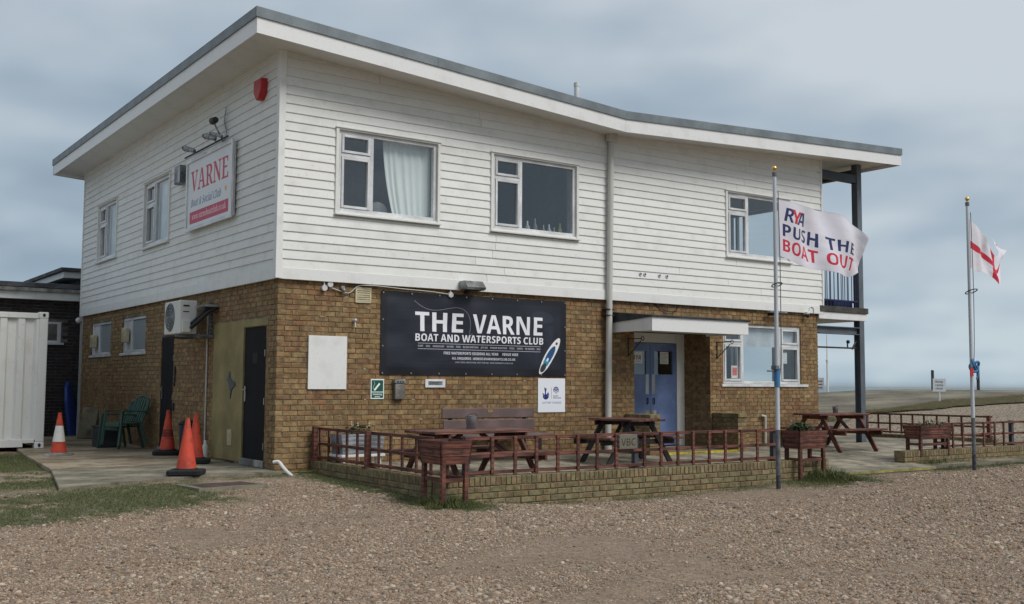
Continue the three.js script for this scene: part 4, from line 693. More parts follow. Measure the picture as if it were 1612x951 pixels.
signBoard('funding_sign', 'white sign with two dark blue emblems on the brickwork by the bench end', 'sign', FRONT, 4.59, 5.16, 0.755, 1.32, 0.006, 0.008, (x, W, H) => {
  x.fillStyle = '#e4e6ec'; x.fillRect(0, 0, W, H); const b = '#1f2a72'; x.fillStyle = b; x.strokeStyle = b;
  x.save(); x.translate(W * .28, H * .44); x.lineCap = 'round'; x.lineWidth = 16; x.beginPath(); x.arc(0, 26, 36, 0.1, 3.0); x.stroke(); x.lineWidth = 14; for (const [a, c, d, e] of [[-14, 30, 4, -52], [2, 30, -14, -60], [20, 20, 30, -4], [34, 22, 38, 6], [-40, 4, -24, 26]]) { x.beginPath(); x.moveTo(a, c); x.lineTo(d, e); x.stroke(); } x.beginPath(); x.arc(2, 34, 24, 0, 7); x.fill(); x.restore();
  x.fillRect(W * .485, H * .27, 3, H * .33);
  x.save(); x.translate(W * .66, H * .34); x.lineWidth = 11; x.beginPath(); x.arc(0, 0, 32, 2.3, 7.2); x.stroke(); x.beginPath(); x.moveTo(0, 42); x.lineTo(0, 8); x.lineTo(-26, -10); x.moveTo(0, 8); x.lineTo(26, -10); x.stroke(); x.beginPath(); x.arc(0, -14, 9, 0, 7); x.fill(); x.restore();
  fitText(x, 'SPORT', W * .55, H * .54, W * .2, `bold ${Math.round(H * .055)}px sans-serif`, b, 'left'); fitText(x, 'ENGLAND', W * .55, H * .595, W * .3, `bold ${Math.round(H * .055)}px sans-serif`, b, 'left');
  fitText(x, 'LOTTERY FUNDED', W / 2, H * .745, W * .72, `${Math.round(H * .075)}px sans-serif`, b);
}, 384);
{
  const t = thing('wall_ashtray', 'weathered steel cigarette bin on the wall beside the smoking sign', 'ashtray', [1.955, 0.98, 0.004]); part(t, 'body', box(-0.085, 0.085, 0, 0.24, 0, 0.075, 0.008), M([0.33, 0.30, 0.27], { metal: 0.6, rough: 0.55, map: T_grain })); part(t, 'hood', box(-0.095, 0.095, 0.2415, 0.30, 0, 0.085, 0.008), mat.galv); for (const x of [-0.045, 0, 0.045]) part(t, 'slot', box(x - 0.012, x + 0.012, 0.252, 0.275, 0.0855, 0.087, 0), mat.iron);
  const l = thing('letter_plate', 'white letter plate set in the wall below the banner', 'letterbox', [2.61, 1.225, 0.004]); part(l, 'surround', plate(rect(-0.178, 0.178, -0.062, 0.062), 0.012, [rect(-0.13, 0.13, -0.032, 0.032)], 0.002).translate(0, 0, 0.002), mat.upvc); part(l, 'flap', box(-0.129, 0.129, -0.031, 0.031, 0.002, 0.008, 0.002), mat.galv);
  const v = thing('wall_vent', 'cream louvred vent high on the brick wall', 'vent', [1.345, 2.53, 0.004]); part(v, 'surround', plate(rect(-0.13, 0.13, -0.115, 0.115), 0.014, [rect(-0.105, 0.105, -0.095, 0.095)]), mat.cream); for (let i = 0; i < 6; i++) part(v, 'louvre', bar([-0.105, -0.08 + i * 0.032, 0.008], [0.105, -0.08 + i * 0.032, 0.008], 0.024, 0.006, 0), mat.cream); part(v, 'backing', box(-0.105, 0.105, -0.095, 0.095, 0, 0.001, 0), mat.soil);
  const f = thing('floodlight', 'grey wall floodlight over the top edge of the banner', 'floodlight', [3.16, 2.70, 0.07]); part(f, 'housing', plate([[-0.0, 0.02], [0.24, 0.0], [0.26, 0.03], [0.16, 0.13], [0.02, 0.13]], 0.34, [], 0.006).rotateY(-Math.PI / 2).translate(0.17, 0, 0), mat.galv); part(f, 'lens', box(-0.16, 0.16, -0.012, -0.006, 0.03, 0.23, 0), mat.iron); part(f, 'bracket', box(-0.03, 0.03, -0.05, 0.06, -0.07, 0.012, 0.004), mat.iron);
  for (const [x, y, l] of [[0.70, 2.60, 'round white cable box near the corner, lower of the pair'], [0.79, 2.66, 'round white cable box hanging under the skirting board'], [2.86, 2.615, 'round white cable box beside the floodlight']]) { const j = thing('junction_box', l, 'cable box', [x, y, 0.004]); part(j, 'body', new THREE.CylinderGeometry(0.042, 0.045, 0.05, 14).rotateX(Math.PI / 2).translate(0, 0, 0.025), mat.upvc); part(j, 'stub', cyl([0, 0.03, 0.025], [0, 0.09, 0.025], 0.012), mat.upvc); }
  single('sensor', 'small grey motion sensor beside the cable boxes', 'sensor', [cbox(0, 0, 0.03, 0.06, 0.05, 0.06, 0.008), sph(0.01, -0.035, 0.05, 0.032)], mat.galv, [0.99, 2.62, 0]);
  single('wall_cable', 'pale cable looping along the top of the brickwork', 'cable', tube([[0.82, 2.61, 0.02], [1.0, 2.56, 0.03], [1.1, 2.55, 0.03], [1.25, 2.66, 0.03], [1.45, 2.675, 0.075], [2.0, 2.655, 0.078], [2.5, 2.64, 0.078], [2.84, 2.62, 0.04]], 0.008, 6, 60), mat.pipe);
  single('wall_hook', 'small white hook above the blank notice board', 'hook', [cyl([0, 0.05, 0], [0, 0.05, 0.06], 0.018), cyl([0, 0.05, 0.05], [0, -0.05, 0.05], 0.01), sph(0, 0.05, 0.06, 0.024)], mat.upvc, [1.2, 2.1, 0]);
  for (const [x, l] of [[6.83, 'first'], [6.935, 'second'], [7.29, 'third'], [7.475, 'fourth']]) { const q = thing('pipe_outlet', `small dark pipe outlet in the weatherboards, ${l} from the downpipe`, 'pipe outlet', [x, 3.195, 0.055]); part(q, 'collar', new THREE.TorusGeometry(0.026, 0.009, 8, 16).translate(0, 0, 0.004), mat.upvc); part(q, 'bore', new THREE.CylinderGeometry(0.024, 0.024, 0.012, 14).rotateX(Math.PI / 2), mat.iron); }
  const cc = thing('security_camera', 'small black dome camera under the weatherboards by the balcony', 'camera', [11.3, 2.66, 0.06]); part(cc, 'mount', cbox(0, 0.03, 0, 0.09, 0.06, 0.12, 0.01), mat.upvc); part(cc, 'dome', sph(0, -0.015, 0.03, 0.05), mat.iron); part(cc, 'cable', tube([[0.04, 0.05, 0.02], [0.12, 0.16, 0.02], [0.2, 0.14, 0.02], [0.22, 0.02, 0.02]], 0.008), mat.upvc);
  const lf = thing('strip_light', 'thin wall light above the office window', 'light', [10.35, 2.66, 0.07]); part(lf, 'tube_housing', cbox(0, 0, 0.06, 0.5, 0.03, 0.09, 0.006), mat.galv); part(lf, 'bracket', [cbox(-0.12, -0.04, 0.02, 0.03, 0.06, 0.16, 0.003)], mat.iron);
  single('sagging_cable', 'dark cable sagging below the weatherboards over the entrance', 'cable', tube([[7.2, 2.68, 0.02], [7.5, 2.56, 0.03], [7.7, 2.58, 0.03], [7.8, 2.66, 0.02]], 0.008), mat.iron);
}
// papers in the doors and windows
signBoard('door_notice', 'white printed notice in the glass of the blue door', 'notice', FRONT, 8.0, 8.22, 1.62, 1.85, -0.709, 0.001, (x, W, H) => { x.fillStyle = '#d9dcd2'; x.fillRect(0, 0, W, H); x.fillStyle = '#8a9088'; for (let i = 0; i < 8; i++) x.fillRect(14, 20 + i * 22, W - 28 - (i * 37 % 50), 7); }, 192);
signBoard('door_logo_sign', 'white sign with dark lettering on the blue door', 'sign', FRONT, 7.2, 7.54, 1.62, 1.84, -0.690, 0.003, (x, W, H) => { x.fillStyle = '#dcdcda'; x.fillRect(0, 0, W, H); x.save(); x.transform(1, 0, -0.2, 1, 30, 0); fitText(x, 'RYA', W * .5, H * .68, W * .62, `bold ${Math.round(H * .55)}px sans-serif`, '#272634'); x.restore(); x.fillStyle = '#999'; x.fillRect(30, H * .8, W - 60, 6); }, 192);
signBoard('window_poster', 'red and white poster inside the office window', 'poster', FRONT, 9.26, 9.44, 1.36, 1.60, -0.075, 0.001, (x, W, H) => { x.fillStyle = '#e6d9d2'; x.fillRect(0, 0, W, H); x.fillStyle = '#d26a55'; x.fillRect(16, 24, W - 32, H - 60); x.fillStyle = '#b04a3a'; x.fillRect(30, H * .4, W - 60, 12); }, 128);
signBoard('window_notice', 'pale paper notice taped inside the office window', 'notice', FRONT, 10.73, 10.86, 1.66, 1.88, -0.075, 0.001, (x, W, H) => { x.fillStyle = '#d5dcd6'; x.fillRect(0, 0, W, H); x.fillStyle = '#a3b0aa'; for (let i = 0; i < 6; i++) x.fillRect(12, 20 + i * 26, W - 24, 6); }, 96);
// inside the upper windows
{
  const cur = (pts, y0, y1) => { const n = pts.length - 1, pos = [], uv = [], idx = []; for (let j = 0; j <= 12; j++) for (let i = 0; i <= 60; i++) { const t = i / 60, v = j / 12, a = mixn(pts[0][0], pts[1][0], Math.pow(v, 1.8)), b = mixn(pts[0][1], pts[1][1], v), x = mixn(a, b, t); pos.push(x, mixn(y1, y0, v), -0.14 + 0.012 * Math.sin(t * 40 + 5 * fbm(t * 4, 1, 910, 3) + v) + 0.03 * (fbm(t * 9 + 3, v * 0.8, 911, 3) - 0.5)); uv.push(t, v); } for (let j = 0; j < 12; j++) for (let i = 0; i < 60; i++) { const k = j * 61 + i; idx.push(k, k + 61, k + 1, k + 1, k + 61, k + 62); } const g = new THREE.BufferGeometry(); g.setAttribute('position', new THREE.Float32BufferAttribute(pos, 3)); g.setAttribute('uv', new THREE.Float32BufferAttribute(uv, 2)); g.setIndex(idx); g.computeVertexNormals(); return g; };
  single('net_curtain', 'wide white curtain half drawn across the upstairs window', 'curtain', cur([[1.72, 2.56], [1.92, 2.56]], 3.72, 4.95), mat.curtain, null, 0, 'curtains of the upstairs window');
  single('net_curtain', 'narrow white curtain drawn back at the casement of the upstairs window', 'curtain', cur([[0.92, 1.02], [0.92, 1.07]], 3.72, 4.95), mat.curtain, null, 0, 'curtains of the upstairs window');
  const c = thing('cushion', 'pale cushion leaning inside the curtained upstairs window', 'cushion', [1.68, 3.76, -0.22]); part(c, 'pad', new THREE.SphereGeometry(0.17, 16, 12).scale(1, 0.85, 0.4).translate(0, 0.1, 0), mat.greyWood);
  part(house, 'inner_sill', [box(3.66, 5.34, 3.70, 3.742, -0.42, -0.201, 0.003), box(0.9, 2.56, 3.70, 3.742, -0.42, -0.201, 0.003)], mat.room);
  const bm = [M([0.10, 0.16, 0.12], { rough: 0.25 }), M([0.32, 0.34, 0.34], { rough: 0.25 }), M([0.42, 0.45, 0.1], { rough: 0.3 }), M([0.14, 0.13, 0.12], { rough: 0.3 })];
  const b = (w, h) => lathe([[0, 0], [w, 0], [w, h * 0.55], [w * 0.4, h * 0.72], [w * 0.36, h], [0, h]], 12);
  [[4.32, 0.035, 0.2, 1, 'clear bottle at the casement end of the window ledge'], [4.42, 0.04, 0.16, 1, 'short clear bottle on the window ledge'], [4.56, 0.05, 0.24, 1, 'broad clear bottle on the window ledge'], [4.72, 0.045, 0.3, 3, 'tall dark bottle on the window ledge'], [4.9, 0.04, 0.2, 0, 'green bottle in the middle of the window ledge'], [5.02, 0.045, 0.22, 1, 'round clear bottle past the green one on the window ledge'], [5.13, 0.035, 0.18, 0, 'small green bottle on the window ledge'], [5.26, 0.04, 0.26, 2, 'yellow bottle at the end of the window ledge']].forEach(([x, w, h, k, l]) => single('bottle', l, 'bottle', b(w, h), bm[k], [x, 3.743, -0.27], 0, 'bottles on the upstairs window ledge'));
  part(house, 'office_counter', box(9.0, 11.1, 0.95, 1.0, -0.75, -0.27, 0.004), mat.room);
}

{ // blinds inside the windows
  single('roller_blind', 'pale blind drawn down in the upstairs side window near the club sign', 'blind', onWall(box(-5.83, -4.98, 3.83, 4.98, -0.075, -0.07, 0), LEFT), mat.blind, null, 0, 'window blinds');
  single('roller_blind', 'pale blind drawn down in the upstairs side window at the building\'s far end', 'blind', onWall(box(-9.3, -8.5, 3.87, 5.0, -0.075, -0.07, 0), LEFT), mat.blind, null, 0, 'window blinds');
  single('roller_blind', 'grey blind rolled half way down inside the office window', 'blind', box(9.56, 10.56, 1.98, 2.36, -0.125, -0.12, 0), mat.blind, null, 0, 'window blinds');
  single('roller_blind', 'narrow grey blind behind the top light of the office window', 'blind', box(10.7, 11.12, 2.02, 2.36, -0.125, -0.12, 0), mat.blind, null, 0, 'window blinds');
}
// ---------------------------------------------------------------- fittings on the side wall
{
  const t = signBoard('club_sign', 'white club sign with red lettering on the weatherboarded side wall', 'sign', LEFT, -3.74, -1.60, 3.80, 4.97, 0.07, 0.05, (x, W, H) => {
    x.fillStyle = '#dfe1e4'; x.fillRect(0, 0, W, H); fitText(x, 'VARNE', W * .5, H * .46, W * .84, `bold ${Math.round(H * .42)}px serif`, '#c2324c');
    x.save(); x.transform(1, 0, -0.12, 1, 30, 0); fitText(x, 'Boat & Social Club', W * .43, H * .68, W * .68, `italic bold ${Math.round(H * .15)}px serif`, '#5d6f8e'); x.restore();
    x.fillStyle = '#e0a54a'; x.beginPath(); for (let i = 0; i < 10; i++) { const r = i % 2 ? 10 : 24, a = i * Math.PI / 5; x.lineTo(W * .87 + r * Math.sin(a), H * .6 - r * Math.cos(a)); } x.fill();
    x.fillStyle = '#c23a58'; x.fillRect(W * .07, H * .755, W * .86, H * .175); fitText(x, 'www.varneboatclub.co.uk', W * .5, H * .875, W * .76, `bold ${Math.round(H * .12)}px serif`, '#e9c3cb');
  }, 768, mat.upvc);
  part(t, 'frame', onWall(plate(rect(-1.10, 1.10, -0.615, 0.615), 0.03, [rect(-1.045, 1.045, -0.56, 0.56)]).translate(0, 0, 0.045), LEFT), mat.upvc);
  const lr = thing('sign_lamp_rail', 'dark rail with spot lamps along the top of the club sign', 'lamp rail', [-0.13, 5.0, -2.64]);
  part(lr, 'rail', cyl([-0.05, 0.05, -1.1], [-0.05, 0.05, 0.95], 0.014), mat.iron);
  for (const [z, y, s] of [[-0.55, 0.12, 1], [0.45, 0.14, 1], [0.75, 0.12, 0.7]]) { const l = part(lr, 'spot_lamp', [cyl([-0.2, y, z - 0.1], [-0.1, y - 0.06, z + 0.08], 0.05 * s, 0.035 * s), cyl([-0.05, 0.05, z], [-0.15, y - 0.02, z], 0.012)], mat.galv); part(l, 'lens', sph(-0.21, y + 0.005, z - 0.115, 0.04 * s, 8), mat.iron); }
  const cam = thing('bullet_camera', 'black camera on a stalk above the club sign', 'camera', [-0.1, 5.12, -2.2]); part(cam, 'stalk', cyl([0.03, -0.05, 0], [-0.12, 0.22, 0], 0.014), mat.galv); part(cam, 'body', cyl([-0.12, 0.28, -0.09], [-0.14, 0.26, 0.1], 0.06, 0.05), mat.iron);
  single('cable_box', 'grey weatherproof box at the far end of the club sign', 'cable box', box(-0.13, 0.0, -0.16, 0.16, -0.14, 0.14, 0.012), mat.galv, [-0.06, 4.83, -4.15]);
  single('sign_cable', 'thin cable dropping down the weatherboards to the club sign', 'cable', tube([[-0.07, 5.62, -2.1], [-0.075, 5.4, -2.15], [-0.075, 5.2, -2.05], [-0.08, 5.06, -2.1]], 0.008), mat.galv);
  const al = thing('alarm_box', 'red alarm box under the eaves near the corner', 'alarm', [-0.062, 5.54, -0.58]);
  part(al, 'cover', onWall(plate([[-0.13, 0.14], [0.13, 0.14], [0.13, -0.03], [0.04, -0.14], [-0.04, -0.14], [-0.13, -0.03]], 0.085, [], 0.012), LEFT), mat.red);
  const ac = thing('air_conditioner', 'white air conditioner outdoor unit on a wall shelf beside the black door', 'air conditioner', [-0.34, 2.0, -3.2]);
  part(ac, 'casing', box(-0.15, 0.13, 0, 0.54, -0.40, 0.40, 0.012), mat.reflective);
  part(ac, 'fan_grille', [...[0.22, 0.17, 0.12, 0.07].map(r => new THREE.TorusGeometry(r, 0.006, 6, 28).rotateY(Math.PI / 2).translate(-0.16, 0.28, -0.1)), ...[0, 1, 2, 3].map(i => cyl([-0.16, 0.28 - 0.22 * Math.cos(i * 0.785), -0.1 - 0.22 * Math.sin(i * 0.785)], [-0.16, 0.28 + 0.22 * Math.cos(i * 0.785), -0.1 + 0.22 * Math.sin(i * 0.785)], 0.004, 0.004, 5))], mat.galv);
  part(ac, 'fan_recess', new THREE.CylinderGeometry(0.235, 0.235, 0.004, 28).rotateZ(Math.PI / 2).translate(-0.153, 0.28, -0.1), mat.columnGrey);
  part(ac, 'valve_cover', box(-0.12, 0.02, 0.02, 0.22, 0.4005, 0.45, 0.008), mat.reflective);
  part(ac, 'grip', [box(-0.1, 0.0, 0.44, 0.465, 0.4005, 0.41, 0.002), box(-0.1, 0.0, 0.35, 0.365, 0.4005, 0.408, 0.002)], mat.iron);
  part(ac, 'shelf', [bar([0.32, -0.03, -0.34], [-0.2, -0.03, -0.34], 0.05, 0.04), bar([0.32, -0.03, 0.34], [-0.2, -0.03, 0.34], 0.05, 0.04), box(0.28, 0.335, -0.06, 0.52, 0.5, 0.54, 0.003), box(0.10, 0.335, -0.07, -0.01, 0.3605, 0.62, 0.004)], mat.greyWood);
  part(ac, 'pipes', [tube([[0.02, 0.10, 0.46], [0.06, 0.18, 0.62], [0.2, 0.34, 0.72], [0.3, 0.42, 0.82]], 0.032, 8), tube([[0.02, 0.16, 0.46], [0.07, 0.25, 0.6], [0.2, 0.4, 0.68], [0.3, 0.44, 0.78]], 0.026, 8)], mat.iron);
  part(ac, 'pipe_shelf', box(0.1, 0.335, 0.42, 0.46, 0.43, 0.86, 0.004), mat.galv);
  const bird = thing('bird_ornament', 'dark bird cutout fixed to the olive panel', 'ornament', [-0.014, 1.19, -1.71]);
  part(bird, 'body', onWall(plate([[-0.16, 0.06], [-0.09, 0.16], [-0.06, 0.2], [-0.04, 0.1], [0.06, 0.06], [0.15, 0.04], [0.19, -0.01], [0.1, -0.04], [0.04, -0.08], [0.0, -0.18], [-0.02, -0.22], [-0.03, -0.1], [-0.08, -0.02], [-0.1, 0.05]], 0.012), LEFT), M([0.07, 0.075, 0.09], { rough: 0.6 }));
}

// ---------------------------------------------------------------- fences, planters, tables on the patio
function fence(label, axis, a0, a1, c, y0, y1, verts, darkPosts, postMat = mat.poleDark) {
  const base = axis === 'x' ? [a0, y0, c] : [c, y0, a0], L = a1 - a0, h = y1 - y0, t = thing('trellis_fence', label, 'fence', base, 0, 'trellis fences on the low walls');
  const B = (p, q, ya, yb, da, db) => axis === 'x' ? box(p, q, ya, yb, da, db, 0.004) : box(da, db, ya, yb, p, q, 0.004);
  for (const [ya, yb] of [[h - 0.04, h], [h * 0.5 - 0.02, h * 0.5 + 0.02], [0.02, 0.06]]) part(t, 'rail', B(0, L, ya, yb, -0.012, 0.016), mat.wood);
  for (const v of verts) part(t, 'upright', B(v - a0 - 0.022, v - a0 + 0.022, 0.005, h - 0.002, 0.0165, 0.042), (Math.floor(v * 37) % 3) ? mat.wood : mat.wood3);
  for (const v of darkPosts) { const p = part(t, 'post', B(v - a0 - 0.035, v - a0 + 0.035, 0, h + 0.01, -0.085, -0.013), postMat); part(p, 'foot_plate', B(v - a0 - 0.075, v - a0 + 0.075, -0.002, 0.012, -0.10, 0.05), postMat); }
}
fence('red brown trellis fence between the house wall and the corner planter', 'z', 0.06, 3.3, 0.62, 0.125, 0.59, [0.1, 0.39, 0.67, 0.96, 1.27, 1.57, 1.88, 2.2, 2.5, 2.85, 3.2], [0.1, 1.72], mat.wood);
fence('red brown trellis fence carrying the small wooden letter sign', 'x', 0.9, 6.42, 3.55, 0.125, 0.59, [1.275, 1.612, 1.934, 2.266, 2.592, 2.905, 3.227, 3.72, 4.02, 4.33, 4.62, 4.93, 5.25, 5.58, 5.91], [0.95, 3.62, 6.33]);
fence('red brown trellis fence crossed by the second flagpole', 'x', 11.3, 17.2, 3.05, 0.125, 0.58, [11.57, 11.88, 12.23, 12.55, 12.91, 13.21, 13.96, 14.3, 14.65, 15, 15.35, 15.7, 16.05, 16.4], [11.4, 13.6, 16]);
fence('dark trellis fence standing in front of the shingle bank', 'z', -2.1, 1.2, 16.0, 0.11, 0.59, [-2.04, -1.72, -1.4, -1.09, -0.79, -0.49, -0.16, 0.14, 0.45, 1.07], [-2.0, 1.15], mat.wood);
{ const t = thing('letter_sign', 'small grey wooden sign reading VBC on the trellis', 'sign', [3.40, 0.33, 3.61]); const w = 0.31, h = 0.19; part(t, 'board', box(-w / 2, w / 2, 0, h, -0.012, 0.012, 0.003), mat.greyWood); part(t, 'print', new THREE.PlaneGeometry(w - 0.01, h - 0.01).translate(0, h / 2, 0.0135), M([1, 1, 1], { rough: 0.8, map: canvasTex(256, 160, (x, W, H) => { x.fillStyle = '#6d675a'; x.fillRect(0, 0, W, H); const r = rng(4); for (let i = 0; i < 60; i++) { x.fillStyle = `rgba(${r() < 0.5 ? '40,36,30' : '140,134,120'},0.16)`; x.fillRect(0, r() * H, W, 1 + r() * 2); } fitText(x, 'VBC', W / 2, H * .78, W * .84, `${Math.round(H * .72)}px sans-serif`, '#17150f'); }) })); t.position.set(3.40, 0.38, 3.612); }
function planter(label, pos, turn, w, d, h, legs, taper = 0.05) {
  const t = thing('wooden_planter', label, 'planter', pos, turn, 'planters on legs'), yb = legs, n = 3;
  const side = (len, off, rot) => { for (let k = 0; k < n; k++) { const y0 = yb + h * k / n + 0.003, y1 = yb + h * (k + 1) / n - 0.003, e = v => -taper * (1 - (v - yb) / h), l0 = len / 2 + e(y0), l1 = len / 2 + e(y1), o0 = off + e(y0), o1 = off + e(y1); const g = plate([[-l0, y0], [l0, y0], [l1, y1], [-l1, y1]], 0.02); const p = g.attributes.position; for (let i = 0; i < p.count; i++) { const f = (p.getY(i) - y0) / (y1 - y0); p.setZ(i, p.getZ(i) - 0.02 + mixn(o0, o1, f)); } g.computeVertexNormals(); g.rotateY(rot); part(t, 'plank', g, k === 1 ? mat.wood3 : mat.wood); } };
  side(w, d / 2, 0); side(w, d / 2, Math.PI); side(d, w / 2, Math.PI / 2); side(d, w / 2, -Math.PI / 2);
  part(t, 'soil', box(-w / 2 + 0.03, w / 2 - 0.03, yb + 0.06, yb + h - 0.04, -d / 2 + 0.05, d / 2 - 0.05, 0), mat.soil);
  for (const sx of [-1, 1]) for (const sz of [-1, 1]) part(t, 'leg', box(sx * (w / 2 - 0.07) - 0.026, sx * (w / 2 - 0.07) + 0.026, 0, yb + h * 0.5, sz * (d / 2 - 0.055) - 0.026, sz * (d / 2 - 0.055) + 0.026, 0.004), mat.wood);
  for (const sx of [-1, 1]) part(t, 'stretcher', box(sx * (w / 2 - 0.07) - 0.015, sx * (w / 2 - 0.07) + 0.015, yb * 0.62, yb * 0.62 + 0.045, -d / 2 + 0.085, d / 2 - 0.085, 0.003), mat.wood);
  part(t, 'stretcher', box(-w / 2 + 0.1, w / 2 - 0.1, yb * 0.60, yb * 0.60 + 0.045, d / 2 - 0.08, d / 2 - 0.05, 0.003), mat.wood);
  return t;
}
function foliage(n, R0, h, leafLen, seed) { const r = rng(seed), l = []; for (let i = 0; i < n; i++) { const a = r() * 6.28, q = Math.sqrt(r()) * R0, y = h * (0.15 + 0.85 * r()) * (1 - 0.45 * q / R0), s = leafLen * (0.6 + r() * 0.7), g = new THREE.BufferGeometry(); const u = V(Math.cos(a), 0.3 + r() * 0.9 - 0.4, Math.sin(a)).normalize(), v = V(-Math.sin(a), (r() - 0.5) * 0.8, Math.cos(a)).normalize(), c = V(q * Math.cos(a * 3.1 + i), y, q * Math.sin(a * 3.1 + i)), P = (p, m) => { const z = c.clone().addScaledVector(u, p * s).addScaledVector(v, m * s); return [z.x, z.y, z.z]; }; const A = P(-0.5, 0), B = P(0, 0.28), C = P(0.55, 0), D = P(0, -0.28); g.setAttribute('position', new THREE.Float32BufferAttribute([...A, ...B, ...C, ...A, ...C, ...D], 3)); g.computeVertexNormals(); g.setAttribute('uv', new THREE.Float32BufferAttribute(new Array(12).fill(0.5), 2)); l.push(g); } return merge(l); }
const stems = (n, R0, h, seed) => { const r = rng(seed), l = []; for (let i = 0; i < n; i++) { const a = r() * 6.28, q = R0 * r(); l.push(cyl([q * 0.3 * Math.cos(a), -0.06, q * 0.3 * Math.sin(a)], [q * Math.cos(a), h * (0.6 + r() * 0.4), q * Math.sin(a)], 0.005, 0.003, 5)); } return merge(l); };
planter('red brown ribbed planter on legs standing over the wall corner', [0.50, -0.19, 3.76], 0, 0.44, 0.52, 0.27, 0.50, 0.035);
planter('red brown planter with a leafy shrub beside the first flagpole', [6.9, -0.18, 3.62], 0, 0.66, 0.36, 0.27, 0.47, 0.03);
planter('red brown planter with dry plants beyond the patio entrance', [10.90, 0.02, 3.02], 0, 0.95, 0.36, 0.24, 0.29, 0.03);
{
  const a = thing('shrub', 'rounded green shrub in the planter beside the flagpole', 'shrub', [6.84, 0.50, 3.6]); part(a, 'foliage', foliage(260, 0.19, 0.22, 0.07, 3), mat.leaf); part(a, 'stem', stems(14, 0.16, 0.2, 4), mat.woodDark);
  const b = thing('dry_plant', 'straggly dry plants in the planter beyond the entrance', 'plant', [10.9, 0.5, 3.02]); part(b, 'foliage', merge([foliage(110, 0.2, 0.15, 0.055, 6).translate(0.16, 0, 0), foliage(70, 0.16, 0.09, 0.05, 8).translate(-0.25, 0, 0)]), mat.leaf2); part(b, 'stem', stems(16, 0.3, 0.14, 7), mat.woodDark);
  const c = thing('dry_plant', 'few pale dry stalks in the corner planter', 'plant', [0.50, 0.5, 3.76]); part(c, 'foliage', foliage(40, 0.12, 0.07, 0.04, 9), mat.leaf2); part(c, 'stem', stems(8, 0.12, 0.07, 11), mat.woodDark);
  const g = thing('sink_planter', 'grey trough on pale legs behind the trellis by the house wall', 'planter', [0.98, 0.02, 0.62]); part(g, 'trough', plate([[-0.30, 0], [0.30, 0], [0.33, 0.26], [-0.33, 0.26]], 0.34, [], 0.008).translate(0, 0.22, -0.17), mat.sinkSteel); part(g, 'ledge', box(-0.34, 0.34, 0.175, 0.212, -0.2, 0.2, 0.005), mat.reflective); for (const sx of [-1, 1]) for (const sz of [-1, 1]) part(g, 'leg', box(sx * 0.26 - 0.035, sx * 0.26 + 0.035, 0, 0.175, sz * 0.13 - 0.035, sz * 0.13 + 0.035, 0.004), mat.reflective);
  const h = thing('flower_plant', 'small leafy plant with pale flowers in the grey trough', 'plant', [0.98, 0.5, 0.62]); part(h, 'foliage', foliage(200, 0.2, 0.17, 0.06, 13), mat.leaf); part(h, 'flower', merge([0, 1, 2, 3, 4, 5].map(i => sph(0.15 * Math.cos(i * 2.1), 0.12 + 0.01 * i, 0.12 * Math.sin(i * 2.1) + 0.05, 0.014, 6))), mat.cream);
}
function picnic(label, pos, turn, L, W, H, legMat, group = 'picnic tables on the patio') {
  const t = thing('picnic_table', label, 'picnic table', pos, turn, group), n = Math.max(4, Math.round(W / 0.145)), pw = W / n, wr = rng(Math.floor(pos[0] * 100)), wp = () => [mat.wood2, mat.wood3, mat.wood4, mat.wood2][Math.floor(wr() * 4)], sy = H * 0.60, so = W / 2 + 0.28;
  for (let i = 0; i < n; i++) part(t, 'top_plank', box(-L / 2, L / 2, H - 0.036, H, -W / 2 + i * pw + 0.005, -W / 2 + (i + 1) * pw - 0.005, 0.005), wp());
  for (const s of [-1, 1]) for (const k of [0, 1]) part(t, 'seat_plank', box(-L / 2, L / 2, sy - 0.036, sy, s * so - 0.125 + k * 0.128, s * so - 0.003 + k * 0.128, 0.005), wp());
  for (const x of [-L / 2 + 0.2, L / 2 - 0.2]) {
    for (const s of [-1, 1]) part(t, 'leg', bar([x, -0.02, s * (so + 0.02)], [x, H - 0.04, s * (W / 2 - 0.16)], 0.085, 0.04, 0.005), legMat);
    part(t, 'seat_bearer', bar([x + 0.042, sy - 0.08, -so - 0.12], [x + 0.042, sy - 0.08, so + 0.12], 0.08, 0.04, 0.005), legMat);
    part(t, 'top_bearer', bar([x + 0.042, H - 0.075, -W / 2 + 0.02], [x + 0.042, H - 0.075, W / 2 - 0.02], 0.07, 0.04, 0.005), legMat);
    part(t, 'brace', bar([x + (x < 0 ? 0.06 : -0.02), sy - 0.06, 0], [x * 0.25, H - 0.05, 0], 0.06, 0.035, 0.004), legMat);
  }
  return t;
}
picnic('long red brown picnic table with a bucket, near the corner planter', [1.80, patioY(2.2), 2.3], 0.06, 1.65, 0.72, 0.66, mat.wood);
picnic('picnic table with near black legs in front of the porch', [5.35, patioY(1.4), 1.35], Math.PI / 2, 1.05, 0.72, 0.70, mat.woodDark);
picnic('picnic table with a metal pot at the open end of the patio', [11.05, patioY(1.0), 0.85], -0.06, 1.4, 0.68, 0.69, mat.wood);
